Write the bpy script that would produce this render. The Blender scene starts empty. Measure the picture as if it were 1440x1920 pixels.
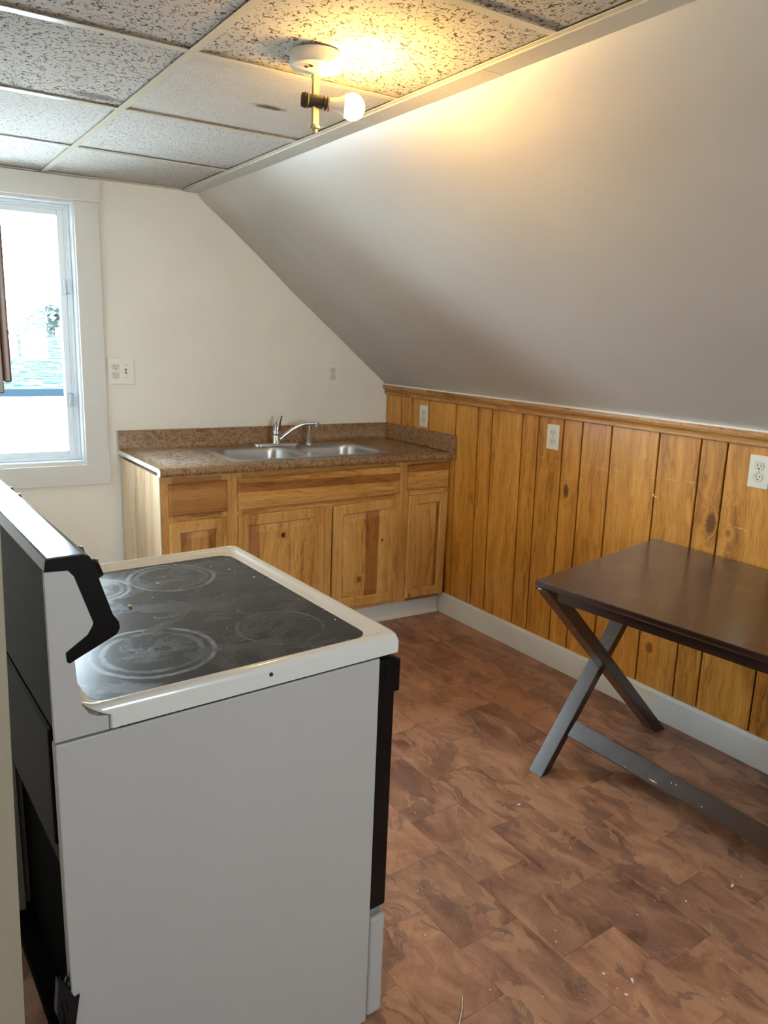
import bpy, bmesh, math, random
from mathutils import Vector, Matrix
random.seed(7)
PI = math.pi
scene = bpy.context.scene
COL = scene.collection

# ------------------------------------------------------------------ camera
cam_d = bpy.data.cameras.new('camera'); cam = bpy.data.objects.new('camera', cam_d); COL.objects.link(cam)
R_ = Vector((0.82136808, -0.56910589, 0.0383793)); U_ = Vector((0.09753309, 0.2064225, 0.97358978)); B_ = Vector((-0.56199802, -0.79593231, 0.2250555))
m = Matrix((R_, U_, B_)).transposed().to_4x4(); m.translation = Vector((-2.6096, -3.6646, 1.4942))
cam.matrix_world = m
cam_d.sensor_fit = 'VERTICAL'; cam_d.sensor_height = 36.0; cam_d.lens = 1415.92 / 1920 * 36.0
cam_d.clip_start = 0.02; cam_d.clip_end = 300
scene.camera = cam

# ------------------------------------------------------------------ world, light, exposure
scene.view_settings.view_transform = 'Standard'; scene.view_settings.look = 'None'
scene.view_settings.gamma = 1.0; scene.view_settings.use_curve_mapping = False
scene.view_settings.exposure = 1.34
world = bpy.data.worlds.new('overcast_sky'); scene.world = world; world.use_nodes = True
bg = world.node_tree.nodes['Background']
bg.inputs['Color'].default_value = (0.76, 0.89, 0.99, 1); bg.inputs['Strength'].default_value = 15.5
BULB = (1.0, 0.62, 0.17); BULB_W = 170.0
def portal(name, loc, rot, sx, sy):
    l = bpy.data.lights.new(name, 'AREA'); l.shape = 'RECTANGLE'; l.size = sx; l.size_y = sy
    l.cycles.is_portal = True
    o = bpy.data.objects.new(name, l); COL.objects.link(o); o.location = loc; o.rotation_euler = rot
    return o
portal('window_portal', (-2.08, 0.25, 1.44), (PI/2, 0, PI), 0.80, 1.25).rotation_euler = (-PI/2, 0, 0)
portal('rear_portal', (-1.80, -5.30, 1.49), (PI/2, 0, 0), .66, .88)  # sky portal for the added rear fill window

# ------------------------------------------------------------------ helpers
def mat(name): 
    M = bpy.data.materials.new(name); M.use_nodes = True
    nt = M.node_tree; b = nt.nodes['Principled BSDF']
    return M, nt, b
class N:
    """tiny node builder"""
    def __init__(s, nt): s.nt = nt
    def new(s, t, **k):
        n = s.nt.nodes.new(t)
        for a, v in k.items(): setattr(n, a, v)
        return n
    def put(s, sock, v):
        if isinstance(v, bpy.types.NodeSocket): s.nt.links.new(v, sock)
        elif v is not None: sock.default_value = v
    def coord(s, rnd=0.0):
        t = s.new('ShaderNodeTexCoord').outputs['Object']
        if rnd:
            r = s.new('ShaderNodeObjectInfo').outputs['Random']
            mu = s.math('MULTIPLY', r, rnd)
            cb = s.new('ShaderNodeCombineXYZ'); s.put(cb.inputs[0], mu); s.put(cb.inputs[1], mu); s.put(cb.inputs[2], mu)
            t = s.vadd(t, cb.outputs[0])
        return t
    def vadd(s, a, b):
        n = s.new('ShaderNodeVectorMath', operation='ADD'); s.put(n.inputs[0], a); s.put(n.inputs[1], b); return n.outputs[0]
    def vmul(s, a, b):
        n = s.new('ShaderNodeVectorMath', operation='MULTIPLY'); s.put(n.inputs[0], a); s.put(n.inputs[1], b); return n.outputs[0]
    def dist(s, a, b):
        n = s.new('ShaderNodeVectorMath', operation='DISTANCE'); s.put(n.inputs[0], a); s.put(n.inputs[1], b); return n.outputs['Value']
    def math(s, op, a, b=None, clamp=False):
        n = s.new('ShaderNodeMath', operation=op, use_clamp=clamp); s.put(n.inputs[0], a)
        if b is not None: s.put(n.inputs[1], b)
        return n.outputs[0]
    def noise(s, v, scale, detail=2, rough=.5, dist=0, out='Fac'):
        n = s.new('ShaderNodeTexNoise'); s.put(n.inputs['Vector'], v); s.put(n.inputs['Scale'], scale)
        s.put(n.inputs['Detail'], detail); s.put(n.inputs['Roughness'], rough); s.put(n.inputs['Distortion'], dist)
        return n.outputs[out]
    def vor(s, v, scale, feature='F1', out='Distance', rnd=1.0):
        n = s.new('ShaderNodeTexVoronoi', feature=feature); s.put(n.inputs['Vector'], v); s.put(n.inputs['Scale'], scale)
        s.put(n.inputs['Randomness'], rnd); return n.outputs[out]
    def ramp(s, f, stops, interp='LINEAR'):
        n = s.new('ShaderNodeValToRGB'); s.put(n.inputs[0], f); cr = n.color_ramp; cr.interpolation = interp
        while len(cr.elements) < len(stops): cr.elements.new(.5)
        for e, (p, c) in zip(cr.elements, stops):
            e.position = p; e.color = (c, c, c, 1) if not isinstance(c, (tuple, list)) else (*c, 1)
        return n.outputs[0]
    def smooth(s, v, a, b):
        n = s.new('ShaderNodeMapRange', interpolation_type='SMOOTHSTEP'); s.put(n.inputs[0], v)
        s.put(n.inputs[1], a); s.put(n.inputs[2], b); return n.outputs[0]
    def mix(s, f, a, b, mode='MIX'):
        n = s.new('ShaderNodeMix', data_type='RGBA', blend_type=mode); s.put(n.inputs[0], f)
        for k, v in ((6, a), (7, b)):
            if isinstance(v, (tuple, list)): v = (*v, 1)
            s.put(n.inputs[k], v)
        return n.outputs[2]
    def bump(s, h, st=.3, d=.002):
        n = s.new('ShaderNodeBump'); s.put(n.inputs['Height'], h); s.put(n.inputs['Strength'], st); s.put(n.inputs['Distance'], d)
        return n.outputs[0]
    def sep(s, v):
        n = s.new('ShaderNodeSeparateXYZ'); s.put(n.inputs[0], v); return n.outputs
    def comb(s, x, y, z):
        n = s.new('ShaderNodeCombineXYZ'); s.put(n.inputs[0], x); s.put(n.inputs[1], y); s.put(n.inputs[2], z); return n.outputs[0]

def plain(name, c, r=.5, metal=0, spec=None, bumpy=None, coat=0, vary=.0):
    M, nt, b = mat(name); n = N(nt)
    if vary:
        f = n.noise(n.coord(3.1), 6, 4, .6)
        d = tuple(max(0, x*(1-vary)) for x in c); u = tuple(min(1, x*(1+vary)) for x in c)
        n.put(b.inputs['Base Color'], n.ramp(f, [(.3, d), (.7, u)]))
    else:
        b.inputs['Base Color'].default_value = (*c, 1)
    b.inputs['Roughness'].default_value = r; b.inputs['Metallic'].default_value = metal
    if spec is not None: b.inputs['Specular IOR Level'].default_value = spec
    if coat: b.inputs['Coat Weight'].default_value = coat; b.inputs['Coat Roughness'].default_value = .08
    if bumpy:
        sc, st, d = bumpy
        n.put(b.inputs['Normal'], n.bump(n.noise(n.coord(), sc, 3, .6), st, d))
    return M

def obj(name, bm, M=None, parent=None, smooth=False, bevel=0, seg=2, angle=40):
    me = bpy.data.meshes.new(name)
    bmesh.ops.recalc_face_normals(bm, faces=bm.faces)
    bm.to_mesh(me); bm.free()
    o = bpy.data.objects.new(name, me); COL.objects.link(o)
    if M: me.materials.append(M)
    if parent is not None: o.parent = parent
    if smooth:
        for p in me.polygons: p.use_smooth = True
        me.set_sharp_from_angle(angle=math.radians(angle))
    if bevel:
        b = o.modifiers.new('bevel', 'BEVEL'); b.width = bevel; b.segments = seg; b.limit_method = 'ANGLE'; b.angle_limit = math.radians(35)
        for p in me.polygons: p.use_smooth = True
        w = o.modifiers.new('wn', 'WEIGHTED_NORMAL')
    return o
def tag(o, label=None, cat=None, group=None, kind=None):
    if label: o['label'] = label
    if cat: o['category'] = cat
    if group: o['group'] = group
    if kind: o['kind'] = kind
    return o
def thing(name, label, cat, loc=(0, 0, 0), rz=0, group=None):
    o = bpy.data.objects.new(name, None); COL.objects.link(o); o.location = loc; o.rotation_euler = (0, 0, rz)
    o.empty_display_size = .05
    return tag(o, label, cat, group)
def struct(name, bm, M, **k):
    return tag(obj(name, bm, M, **k), kind='structure')
def sempty(name):
    o = bpy.data.objects.new(name, None); COL.objects.link(o); return tag(o, kind='structure')
def NB(): return bmesh.new()
def box(bm, x0, x1, y0, y1, z0, z1, T=None):
    vs = [bm.verts.new((x, y, z)) for x in (x0, x1) for y in (y0, y1) for z in (z0, z1)]
    for f in ((0, 1, 3, 2), (4, 6, 7, 5), (0, 4, 5, 1), (2, 3, 7, 6), (0, 2, 6, 4), (1, 5, 7, 3)):
        bm.faces.new([vs[i] for i in f])
    if T:
        for v in vs: v.co = Vector(T(*v.co))
    return vs
def hexa(bm, a, b):
    """solid from two matching loops of points"""
    va = [bm.verts.new(p) for p in a]; vb = [bm.verts.new(p) for p in b]; n = len(a)
    bm.faces.new(va); bm.faces.new(vb[::-1])
    for i in range(n): bm.faces.new((va[i], vb[i], vb[(i+1) % n], va[(i+1) % n]))
def prism(bm, pts, f0, f1):
    """pts 2D; f0(p), f1(p) give the two end points"""
    hexa(bm, [f0(*p) for p in pts], [f1(*p) for p in pts])
def loft(bm, loops, cap0=True, cap1=True):
    L = [[bm.verts.new(p) for p in lp] for lp in loops]
    n = len(L[0])
    for a, b in zip(L, L[1:]):
        for i in range(n): bm.faces.new((a[i], a[(i+1) % n], b[(i+1) % n], b[i]))
    if cap0: bm.faces.new(L[0][::-1])
    if cap1: bm.faces.new(L[-1])
    return L
def frame_dirs(d):
    d = Vector(d).normalized(); up = Vector((0, 0, 1)) if abs(d.z) < .9 else Vector((1, 0, 0))
    a = d.cross(up).normalized(); return a, d.cross(a).normalized()
def lathe(bm, prof, c, d=(0, 0, 1), seg=24):
    """prof: (distance along d, radius)"""
    a, b = frame_dirs(d); d = Vector(d).normalized(); c = Vector(c)
    loops = [[c + d*h + (a*math.cos(2*PI*i/seg) + b*math.sin(2*PI*i/seg))*max(r, 1e-4) for i in range(seg)] for h, r in prof]
    return loft(bm, loops)
def tube(bm, pts, r, seg=12):
    pts = [Vector(p) for p in pts]; rs = r if isinstance(r, (list, tuple)) else [r]*len(pts)
    loops = []
    a0 = None
    for i, p in enumerate(pts):
        d = (pts[min(i+1, len(pts)-1)] - pts[max(i-1, 0)]).normalized()
        if a0 is None: a0, _ = frame_dirs(d)
        a = (a0 - d*a0.dot(d)).normalized(); a0 = a; b = d.cross(a)
        loops.append([p + (a*math.cos(2*PI*k/seg) + b*math.sin(2*PI*k/seg))*rs[i] for k in range(seg)])
    return loft(bm, loops)
def rrect(x0, x1, y0, y1, r, n=6):
    pts = []
    for cx, cy, a0 in ((x1-r, y1-r, 0), (x0+r, y1-r, PI/2), (x0+r, y0+r, PI), (x1-r, y0+r, 3*PI/2)):
        for k in range(n+1):
            a = a0 + PI/2*k/n; pts.append((cx + r*math.cos(a), cy + r*math.sin(a)))
    return pts
KS = .0684
SH = lambda x, y, z: (x, y - KS*x, z)            # the end wall is a little out of square
LE = .0301                                       # the knee wall leans in a little
def cz(x, y): return 2.1461 + .0024*x - .0139*y  # ceiling height

# ------------------------------------------------------------------ materials
def paint(name, c, rough=.6, scale=9, amt=.05, coarse=.35):
    M, nt, b = mat(name); n = N(nt); v = n.coord()
    f = n.noise(v, 2.2, 5, .6); g = n.noise(v, scale, 3, .55)
    d = tuple(x*(1-amt) for x in c)
    col = n.mix(n.smooth(f, .35, .7), d, c)
    n.put(b.inputs['Base Color'], col); b.inputs['Roughness'].default_value = rough
    h = n.math('ADD', n.math('MULTIPLY', g, .6), n.math('MULTIPLY', n.noise(v, 180, 2, .5), .12))
    n.put(b.inputs['Normal'], n.bump(h, coarse, .004))
    return M
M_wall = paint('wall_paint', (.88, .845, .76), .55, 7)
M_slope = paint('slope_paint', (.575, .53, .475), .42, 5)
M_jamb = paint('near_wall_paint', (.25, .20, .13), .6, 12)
M_trimw = paint('white_trim_paint', (.70, .685, .645), .4, 14, .04, .2)
M_base = paint('baseboard_paint', (.76, .76, .72), .38, 14, .09, .25)
M_vinyl = plain('white_vinyl_window', (.74, .80, .84), .3)

def tile_mat(name, base, dark, scale, band, lo, hi, pebble=0, smudges=()):
    M, nt, b = mat(name); n = N(nt); v = n.coord(7.3); v0 = n.coord()
    w = n.vadd(v, n.vmul(n.noise(v, 25, 2, .5, out='Color'), (.02, .02, 0)))
    a = n.noise(w, scale, 1.5, .5)
    line = n.math('SUBTRACT', 1, n.smooth(n.math('ABSOLUTE', n.math('SUBTRACT', a, .5)), band*.35, band))
    mask = n.smooth(n.noise(n.vadd(v, (3, 1, 0)), scale*1.25, 1, .5), lo, hi)
    fis = n.math('MULTIPLY', line, mask)
    pit = n.smooth(n.noise(v, scale*4, 1, .5), .66, .72)
    fis2 = n.math('MAXIMUM', fis, n.math('MULTIPLY', pit, .55))
    col = n.mix(n.noise(v, 3, 3, .6), tuple(x*.94 for x in base), base)
    col = n.mix(fis2, col, dark)
    for (x, y, rx, ry, st) in smudges:
        dd = n.dist(n.vmul(n.vadd(v0, (-x, -y, 0)), (1/rx, 1/ry, 0)), (0, 0, 0))
        dd = n.math('ADD', dd, n.math('MULTIPLY', n.math('SUBTRACT', n.noise(n.vmul(v0, (1, 3, 1)), 40, 4, .7), .5), 1.6))
        k = n.math('MULTIPLY', n.math('SUBTRACT', 1, n.smooth(dd, .45, 1.1)), st)
        col = n.mix(k, col, (.10, .07, .05))
    n.put(b.inputs['Base Color'], col); b.inputs['Roughness'].default_value = .9
    h = n.math('SUBTRACT', n.math('MULTIPLY', n.noise(v, 260, 2, .6), .25 + pebble), fis2)
    n.put(b.inputs['Normal'], n.bump(h, .7, .003))
    return M
M_tileA = tile_mat('fissured_tile_coarse', (0.528, 0.484, 0.422), (.06, .055, .04), 58, .042, .45, .52, 0,
                   [(-1.925, -1.118, .10, .035, .75)])
M_tileB = tile_mat('pebbled_tile', (0.581, 0.537, 0.475), (.36, .38, .33), 90, .03, .50, .60, 1.6,
                   [(-1.475, -1.358, .062, .022, .95)])
M_tileC = tile_mat('fissured_tile_fine', (0.546, 0.510, 0.458), (.15, .17, .15), 80, .034, .50, .56)
M_tee = plain('ceiling_grid_paint', (.60, .56, .44), .24)
M_tape = paint('ceiling_edge_tape', (.58, .55, .48), .35, 60, .12, .8)

def wood(name, axis, cols, rnd, knots=(), streak=1.0, rough=.38, sc=1.0, coat=.15, plankw=0, marks=()):
    """axis: grain direction 0/1/2. cols dark, mid, light"""
    M, nt, b = mat(name); n = N(nt); v = n.coord(rnd); v0 = n.coord()
    s1 = [26*sc]*3; s1[axis] = 1.3*sc
    s2 = [130*sc]*3; s2[axis] = 5*sc
    s3 = [7*sc]*3; s3[axis] = .55*sc
    warp = n.vmul(n.noise(v, 3.0*sc, 3, .55, out='Color'), tuple(.10 if i != axis else 0.0 for i in range(3)))
    vv = n.vadd(v, warp)
    kmask = None
    for (p, r, e, st) in knots:
        sca = [1/r]*3; sca[axis] = 1/(r*e)
        d = n.dist(n.vmul(n.vadd(v0, tuple(-q for q in p)), tuple(sca)), (0, 0, 0))
        near = n.math('SUBTRACT', 1, n.smooth(d, 0, 3.2))
        off = n.math('MULTIPLY', n.math('POWER', near, 2), .05)
        vv = n.vadd(vv, n.comb(off, off, 0 if axis == 2 else off))
        dn = n.math('ADD', d, n.math('MULTIPLY', n.math('SUBTRACT', n.noise(v0, 90, 3, .6), .5), .7))
        km = n.math('MULTIPLY', n.math('SUBTRACT', 1, n.smooth(dn, .55, 1.15)), st)
        kmask = km if kmask is None else n.math('MAXIMUM', kmask, km)
    g1 = n.noise(n.vmul(vv, tuple(s1)), 1, 5, .65, .6)
    g2 = n.noise(n.vmul(vv, tuple(s2)), 1, 2, .5)
    g3 = n.noise(n.vmul(vv, tuple(s3)), 1, 3, .6, .4)
    f = n.math('ADD', n.math('MULTIPLY', g1, .45), n.math('ADD', n.math('MULTIPLY', g2, .18), n.math('MULTIPLY', g3, .37*streak)))
    f = n.math('MULTIPLY', f, 1/(.63 + .37*streak))
    col = n.ramp(f, [(.36, cols[0]), (.47, cols[1]), (.60, cols[2])])
    if plankw:   # tone change from one glued stave to the next
        i = n.math('FLOOR', n.math('MULTIPLY', n.sep(v)[plankw[0]], 1/plankw[1]))
        wn = n.new('ShaderNodeTexWhiteNoise', noise_dimensions='1D'); n.put(wn.inputs['W'], i)
        col = n.mix(n.smooth(wn.outputs['Value'], .40, .85), col, n.mix(.75, col, plankw[2], 'MULTIPLY'))
    fine = n.smooth(n.noise(n.vmul(v, tuple(x*1.6 for x in s2)), 1, 2, .5), .60, .70)
    col = n.mix(n.math('MULTIPLY', fine, .55), col, cols[0])
    if kmask is not None: col = n.mix(kmask, col, tuple(x*.33 for x in cols[0]))
    n.put(b.inputs['Base Color'], col)
    b.inputs['Roughness'].default_value = rough
    b.inputs['Coat Weight'].default_value = coat; b.inputs['Coat Roughness'].default_value = .25
    n.put(b.inputs['Normal'], n.bump(n.math('ADD', g2, n.math('MULTIPLY', g1, .6)), .22, .0015))
    return M
PAN = ((.25, .085, .010), (.56, .24, .032), (.74, .365, .068))
M_panel = wood('knotty_panel_wood', 2, PAN, 31.7, knots=[((-.0257, -1.4126, .854), .019, 2.0, .8), ((-.026, -2.122, .865), .024, 2.0, .85),
               ((-.0086, -1.765, .43), .022, 1.8, .5), ((-.0086, -1.921, .287), .018, 1.5, .6), ((-.0254, -2.195, .843), .013, 1.4, .55)], rough=.34, coat=.25)
HICK = ((.22, .078, .012), (.60, .30, .072), (.76, .44, .14))
dk = (.42, .25, .13)
M_hv = wood('hickory_vertical', 2, HICK, 23.1, knots=[((-.985, -.535, .555), .013, 1.25, 1.0), ((-.560, -.565, .275), .015, 1.4, .7), ((-.43, -.573, .47), .006, 1.6, 1)], plankw=(0, .075, dk))
M_hh = wood('hickory_horizontal', 0, HICK, 17.3, plankw=(2, .042, dk))
M_hf = wood('hickory_frame', 2, knots=[((-.247, -.588, .142), .007, 2.2, 1.0), ((-1.40, -.509, .645), .004, 1.0, 1.0)], cols=((.36, .155, .028), (.60, .31, .080), (.71, .41, .13)), rnd=5.7)
M_side = wood('cabinet_side_veneer', 2, ((.50, .34, .19), (.70, .51, .32), (.80, .62, .42)), 2.0, streak=.7, plankw=(1, .055, (.82, .72, .6)))
M_cap = wood('cap_molding_wood', 1, ((.20, .08, .02), (.46, .22, .06), (.62, .34, .12)), 9.0, rough=.45)
M_mdf = plain('raw_particle_edge', (.45, .34, .2), .8, bumpy=(200, .4, .001))
M_upper = wood('upper_cabinet_wood', 2, ((.10, .042, .016), (.21, .095, .038), (.30, .15, .065)), 4.0)

def laminate():
    M, nt, b = mat('speckled_laminate'); n = N(nt); v = n.coord()
    a = n.noise(v, 62, 5, .7, .8); c = n.noise(v, 150, 3, .6)
    f = n.math('ADD', n.math('MULTIPLY', a, .62), n.math('MULTIPLY', c, .38))
    col = n.ramp(f, [(.34, (.11, .052, .020)), (.46, (.24, .128, .052)), (.54, (.35, .205, .098)), (.66, (.45, .31, .18))])
    # white window glare painted into the colour near the left end
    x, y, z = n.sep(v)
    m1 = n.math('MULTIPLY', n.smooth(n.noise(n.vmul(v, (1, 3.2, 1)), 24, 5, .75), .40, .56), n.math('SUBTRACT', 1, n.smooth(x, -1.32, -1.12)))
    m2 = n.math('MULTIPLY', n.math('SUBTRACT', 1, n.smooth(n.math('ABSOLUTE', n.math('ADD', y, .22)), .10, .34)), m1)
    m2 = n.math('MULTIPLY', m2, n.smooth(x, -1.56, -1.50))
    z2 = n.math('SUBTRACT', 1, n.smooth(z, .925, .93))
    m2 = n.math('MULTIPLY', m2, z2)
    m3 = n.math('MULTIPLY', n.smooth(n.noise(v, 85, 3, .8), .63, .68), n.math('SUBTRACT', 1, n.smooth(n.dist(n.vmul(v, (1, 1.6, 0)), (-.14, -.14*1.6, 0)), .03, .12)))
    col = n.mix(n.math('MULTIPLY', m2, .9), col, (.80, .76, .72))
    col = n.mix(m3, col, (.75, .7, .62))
    n.put(b.inputs['Base Color'], col)
    n.put(b.inputs['Roughness'], n.ramp(a, [(.3, .22), (.7, .36)])); b.inputs['Coat Weight'].default_value = .35; b.inputs['Coat Roughness'].default_value = .22
    n.put(b.inputs['Normal'], n.bump(c, .15, .0008))
    return M
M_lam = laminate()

def slate():
    M, nt, b = mat('slate_look_vinyl'); n = N(nt)
    r = n.new('ShaderNodeObjectInfo').outputs['Random']
    v = n.coord(57.0)
    w = n.vadd(v, n.vmul(n.noise(v, 5, 3, .6, out='Color'), (.12, .12, 0)))
    f = n.noise(n.vmul(w, (1.7, 1, 1)), 5.2, 8, .68, .6)
    base = n.ramp(f, [(.30, (.13, .068, .043)), (.43, (.24, .13, .080)), (.52, (.32, .178, .107)), (.60, (.39, .23, .135)), (.72, (.50, .32, .19))])
    tone = n.ramp(r, [(0, (.80, .78, .78)), (.5, (1, 1, 1)), (1, (1.18, 1.12, 1.05))])
    col = n.mix(1.0, base, tone, 'MULTIPLY')
    # cleft plateaus: sharp-edged patches of another tone
    p = n.noise(n.vmul(w, (2.1, .8, 1)), 4.4, 5, .6, 1.0)
    pm = n.smooth(p, .54, .565)
    col = n.mix(n.math('MULTIPLY', pm, .55), col, (.44, .265, .145))
    p2 = n.noise(n.vadd(n.vmul(w, (1.8, .9, 1)), (9, 4, 0)), 5.0, 4, .6, 1.0)
    pm2 = n.smooth(p2, .585, .60)
    col = n.mix(n.math('MULTIPLY', pm2, .6), col, (.17, .10, .072))
    # pale cleft veins
    vn = n.math('ABSOLUTE', n.math('SUBTRACT', n.noise(n.vmul(w, (2.4, .9, 1)), 6, 4, .6, .8), .5))
    vm = n.math('MULTIPLY', n.math('SUBTRACT', 1, n.smooth(vn, .0, .014)), n.smooth(n.noise(v, 9, 2, .5), .48, .62))
    col = n.mix(n.math('MULTIPLY', vm, .22), col, (.52, .37, .26))
    n.put(b.inputs['Base Color'], n.mix(1.0, col, (1.06, .97, 1.0), 'MULTIPLY'))
    n.put(b.inputs['Roughness'], n.ramp(f, [(.3, .36), (.7, .50)]))
    b.inputs['Specular IOR Level'].default_value = .45
    h = n.math('ADD', n.math('MULTIPLY', pm, .4), n.math('SUBTRACT', n.math('MULTIPLY', f, .6), n.math('MULTIPLY', pm2, .3)))
    n.put(b.inputs['Normal'], n.bump(h, .30, .003))
    return M
M_slate = slate()
M_seam = plain('floor_seam', (.14, .085, .06), .7)
M_groove = plain('panel_groove', (.014, .004, .003), .8)
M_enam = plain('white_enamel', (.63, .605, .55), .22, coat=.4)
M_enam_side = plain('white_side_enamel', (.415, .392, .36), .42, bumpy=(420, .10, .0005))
M_blackp = plain('black_plastic', (.0035, .0035, .004), .20, spec=.28)
M_blackm = plain('black_painted_steel', (.004, .004, .0035), .5, spec=.07, bumpy=(60, .2, .002))
M_blackmm = plain('dull_black_backing', (.004, .004, .0035), .8, spec=.03)
M_glassd = plain('dark_oven_glass', (.004, .004, .005), .05)
M_chrome = plain('chrome', (.72, .73, .75), .12, 1)
M_steel = plain('brushed_stainless', (.52, .52, .52), .30, 1, bumpy=(300, .05, .0005))
M_plate = plain('ivory_cover_plate', (.80, .79, .68), .35)
M_plateW = plain('white_cover_plate', (.86, .84, .76), .35)
M_recept = plain('ivory_receptacle', (.74, .71, .56), .35)
M_slot = plain('dark_slot', (.02, .015, .01), .6)
M_cream = plain('cream_metal', (.50, .42, .24), .3)
M_porc = plain('white_porcelain_canopy', (.72, .68, .58), .35)
M_bake = plain('dark_bakelite', (.035, .024, .016), .4)
M_bulbb = plain('bulb_base_white', (.78, .74, .66), .45)
M_caulk = plain('white_caulk', (.82, .82, .78), .5)

def espresso():
    M, nt, b = mat('espresso_wood'); n = N(nt); v = n.coord()
    g = n.noise(n.vmul(v, (30, 3, 30)), 1, 2, .5)
    col = n.ramp(g, [(.3, (.014, .0045, .003)), (.7, (.030, .010, .006))])
    ln = n.noise(n.vmul(v, (14, 4, 10)), 2.2, 2, .6, .5)
    scr = n.math('MULTIPLY', n.math('SUBTRACT', 1, n.smooth(n.math('ABSOLUTE', n.math('SUBTRACT', ln, .5)), 0, .003)), n.smooth(n.noise(v, 11, 1, .5), .76, .80))
    n.put(b.inputs['Base Color'], col)
    n.put(b.inputs['Roughness'], n.ramp(n.noise(v, 6, 1, .5), [(.3, .27), (.7, .33)])); b.inputs['Coat Weight'].default_value = .8; b.inputs['Coat Roughness'].default_value = .2
    return M
M_esp = espresso()

# ------------------------------------------------------------------ floor
fl = NB(); box(fl, -3.5, .15, -5.25, .40, -.06, -.0012)
floor = struct('floor', fl, M_seam)
def vinyl_tiles():
    cache = {}
    w, L, g = .198, .3165, .0004
    k = 0
    for i in range(-1, 12):
        x1 = -.103 - .198*i + .0; x0 = x1 - w
        off = 0 if i % 2 else L/2
        y = -2.645 + off
        js = range(-4, 9)
        for j in js:
            y0 = y + L*j; y1 = y0 + L
            xa, xb = max(x0, -2.72), min(x1, .0)
            ya, yb = max(y0, -3.85), min(y1, .12)
            if xb - xa < .02 or yb - ya < .02: continue
            if xb < -1.9 and yb > -1.2 and False: continue
            bm = NB(); box(bm, xa+g, xb-g, ya+g, yb-g, -.004, 0)
            bmesh.ops.delete(bm, geom=[f for f in bm.faces if f.calc_center_median().z < -.0035], context='FACES_ONLY')
            obj('floor_tile', bm, M_slate, floor)
vinyl_tiles()
bm = NB(); box(bm, -3.4, -2.72, -5.2, .3, -.004, -.0003); box(bm, -2.72, .0, -5.2, -3.85, -.004, -.0003)
obj('floor_covering', bm, M_slate, floor)

# ------------------------------------------------------------------ end wall with the window opening
WX0, WX1, WZ0, WZ1 = -2.47, -1.716, .850, 2.032
def wallpoly(bm, pts, t=.16, off=0):
    prism(bm, pts, lambda x, z: SH(x, -off, z), lambda x, z: SH(x, t, z))
bm = NB()
wallpoly(bm, [(-3.5, 0), (WX0, 0), (WX0, 2.3), (-3.5, 2.3)])
wallpoly(bm, [(WX0, 0), (WX1, 0), (WX1, WZ0), (WX0, WZ0)])
wallpoly(bm, [(WX0, WZ1), (WX1, WZ1), (WX1, 2.3), (WX0, 2.3)])
wallpoly(bm, [(WX1, 0), (.12, 0), (.12, 1.35), (-.9, 2.3), (WX1, 2.3)])
wall_back = struct('wall_back', bm, M_wall)
# knee wall core and planks
ky = [.02, -.1475, -.252, -.404, -.633, -.806, -.910, -1.118, -1.222, -1.373, -1.4805, -1.6366, -1.8663, -2.0471, -2.1518, -2.368, -2.473, -2.625, -2.733, -2.889, -3.12, -3.30, -3.405, -3.62, -3.725, -3.88, -4.0, -4.16, -4.39, -4.57, -4.68, -4.9, -5.0, -5.2]
SW = lambda off, y, z: (-LE*z - off, y, z)
bm = NB(); prism(bm, [(0, -.05), (0, 1.36)], lambda o, z: (0, 0, 0), lambda o, z: (0, 0, 0)) if False else None
hexa(bm, [(.12, .2, 0), (.12, .2, 1.30), SW(-.011, .2, 1.30), SW(-.011, .2, 0)], [(.12, -5.3, 0), (.12, -5.3, 1.30), SW(-.011, -5.3, 1.30), SW(-.011, -5.3, 0)])
wall_right = struct('wall_right', bm, M_groove)
for a, b_ in zip(ky, ky[1:]):
    g = .0040
    bm = NB()
    y0, y1 = b_ + g, a - g
    def lp(y, ins=0): return None
    pts = [(-.012, y0), (-.001, y0), (0, y0+.0012), (0, y1-.0012), (-.001, y1), (-.012, y1)]
    hexa(bm, [SW(o, y, .06) for o, y in pts], [SW(o, y, 1.20) for o, y in pts])
    obj('plank', bm, M_panel, wall_right)
# paint flecks and old fixing marks on the planks
bm = NB()
for (y, z, w, h) in [(-.803, .951, .012, .004), (-1.50, .955, .010, .004), (-1.865, .925, .010, .010), (-1.875, .918, .034, .003), (-1.865, .868, .004, .004), (-1.850, .856, .013, .002), (-1.885, .852, .013, .002), (-1.655, .925, .003, .008), (-1.66, .905, .004, .004), (-2.24, .872, .05, .002), (-2.26, .868, .008, .003), (-2.205, .772, .003, .010), (-2.185, .772, .003, .005), (-1.64, .89, .003, .006)]:
    a = [SW(.0005, y-w/2, z), SW(.0005, y, z-h/2), SW(.0005, y+w/2, z), SW(.0005, y, z+h/2)]
    hexa(bm, a, [Vector(p) + Vector((-.0012, 0, 0)) for p in a])
for k in range(15):   # the long pale scuff line
    y = -.92 - k*.085; z = .972 + .004*math.sin(k*2.1) + k*.0022
    a = [SW(.0003, y-.032, z), SW(.0003, y, z-.0007), SW(.0003, y+.032, z), SW(.0003, y, z+.0007)]
    if k % 4 != 2: hexa(bm, a, [Vector(p) + Vector((-.0006, 0, 0)) for p in a])
tag(obj('paint_flecks', bm, plain('fleck_paint', (.72, .62, .45), .6), wall_right), kind='stuff')

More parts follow.
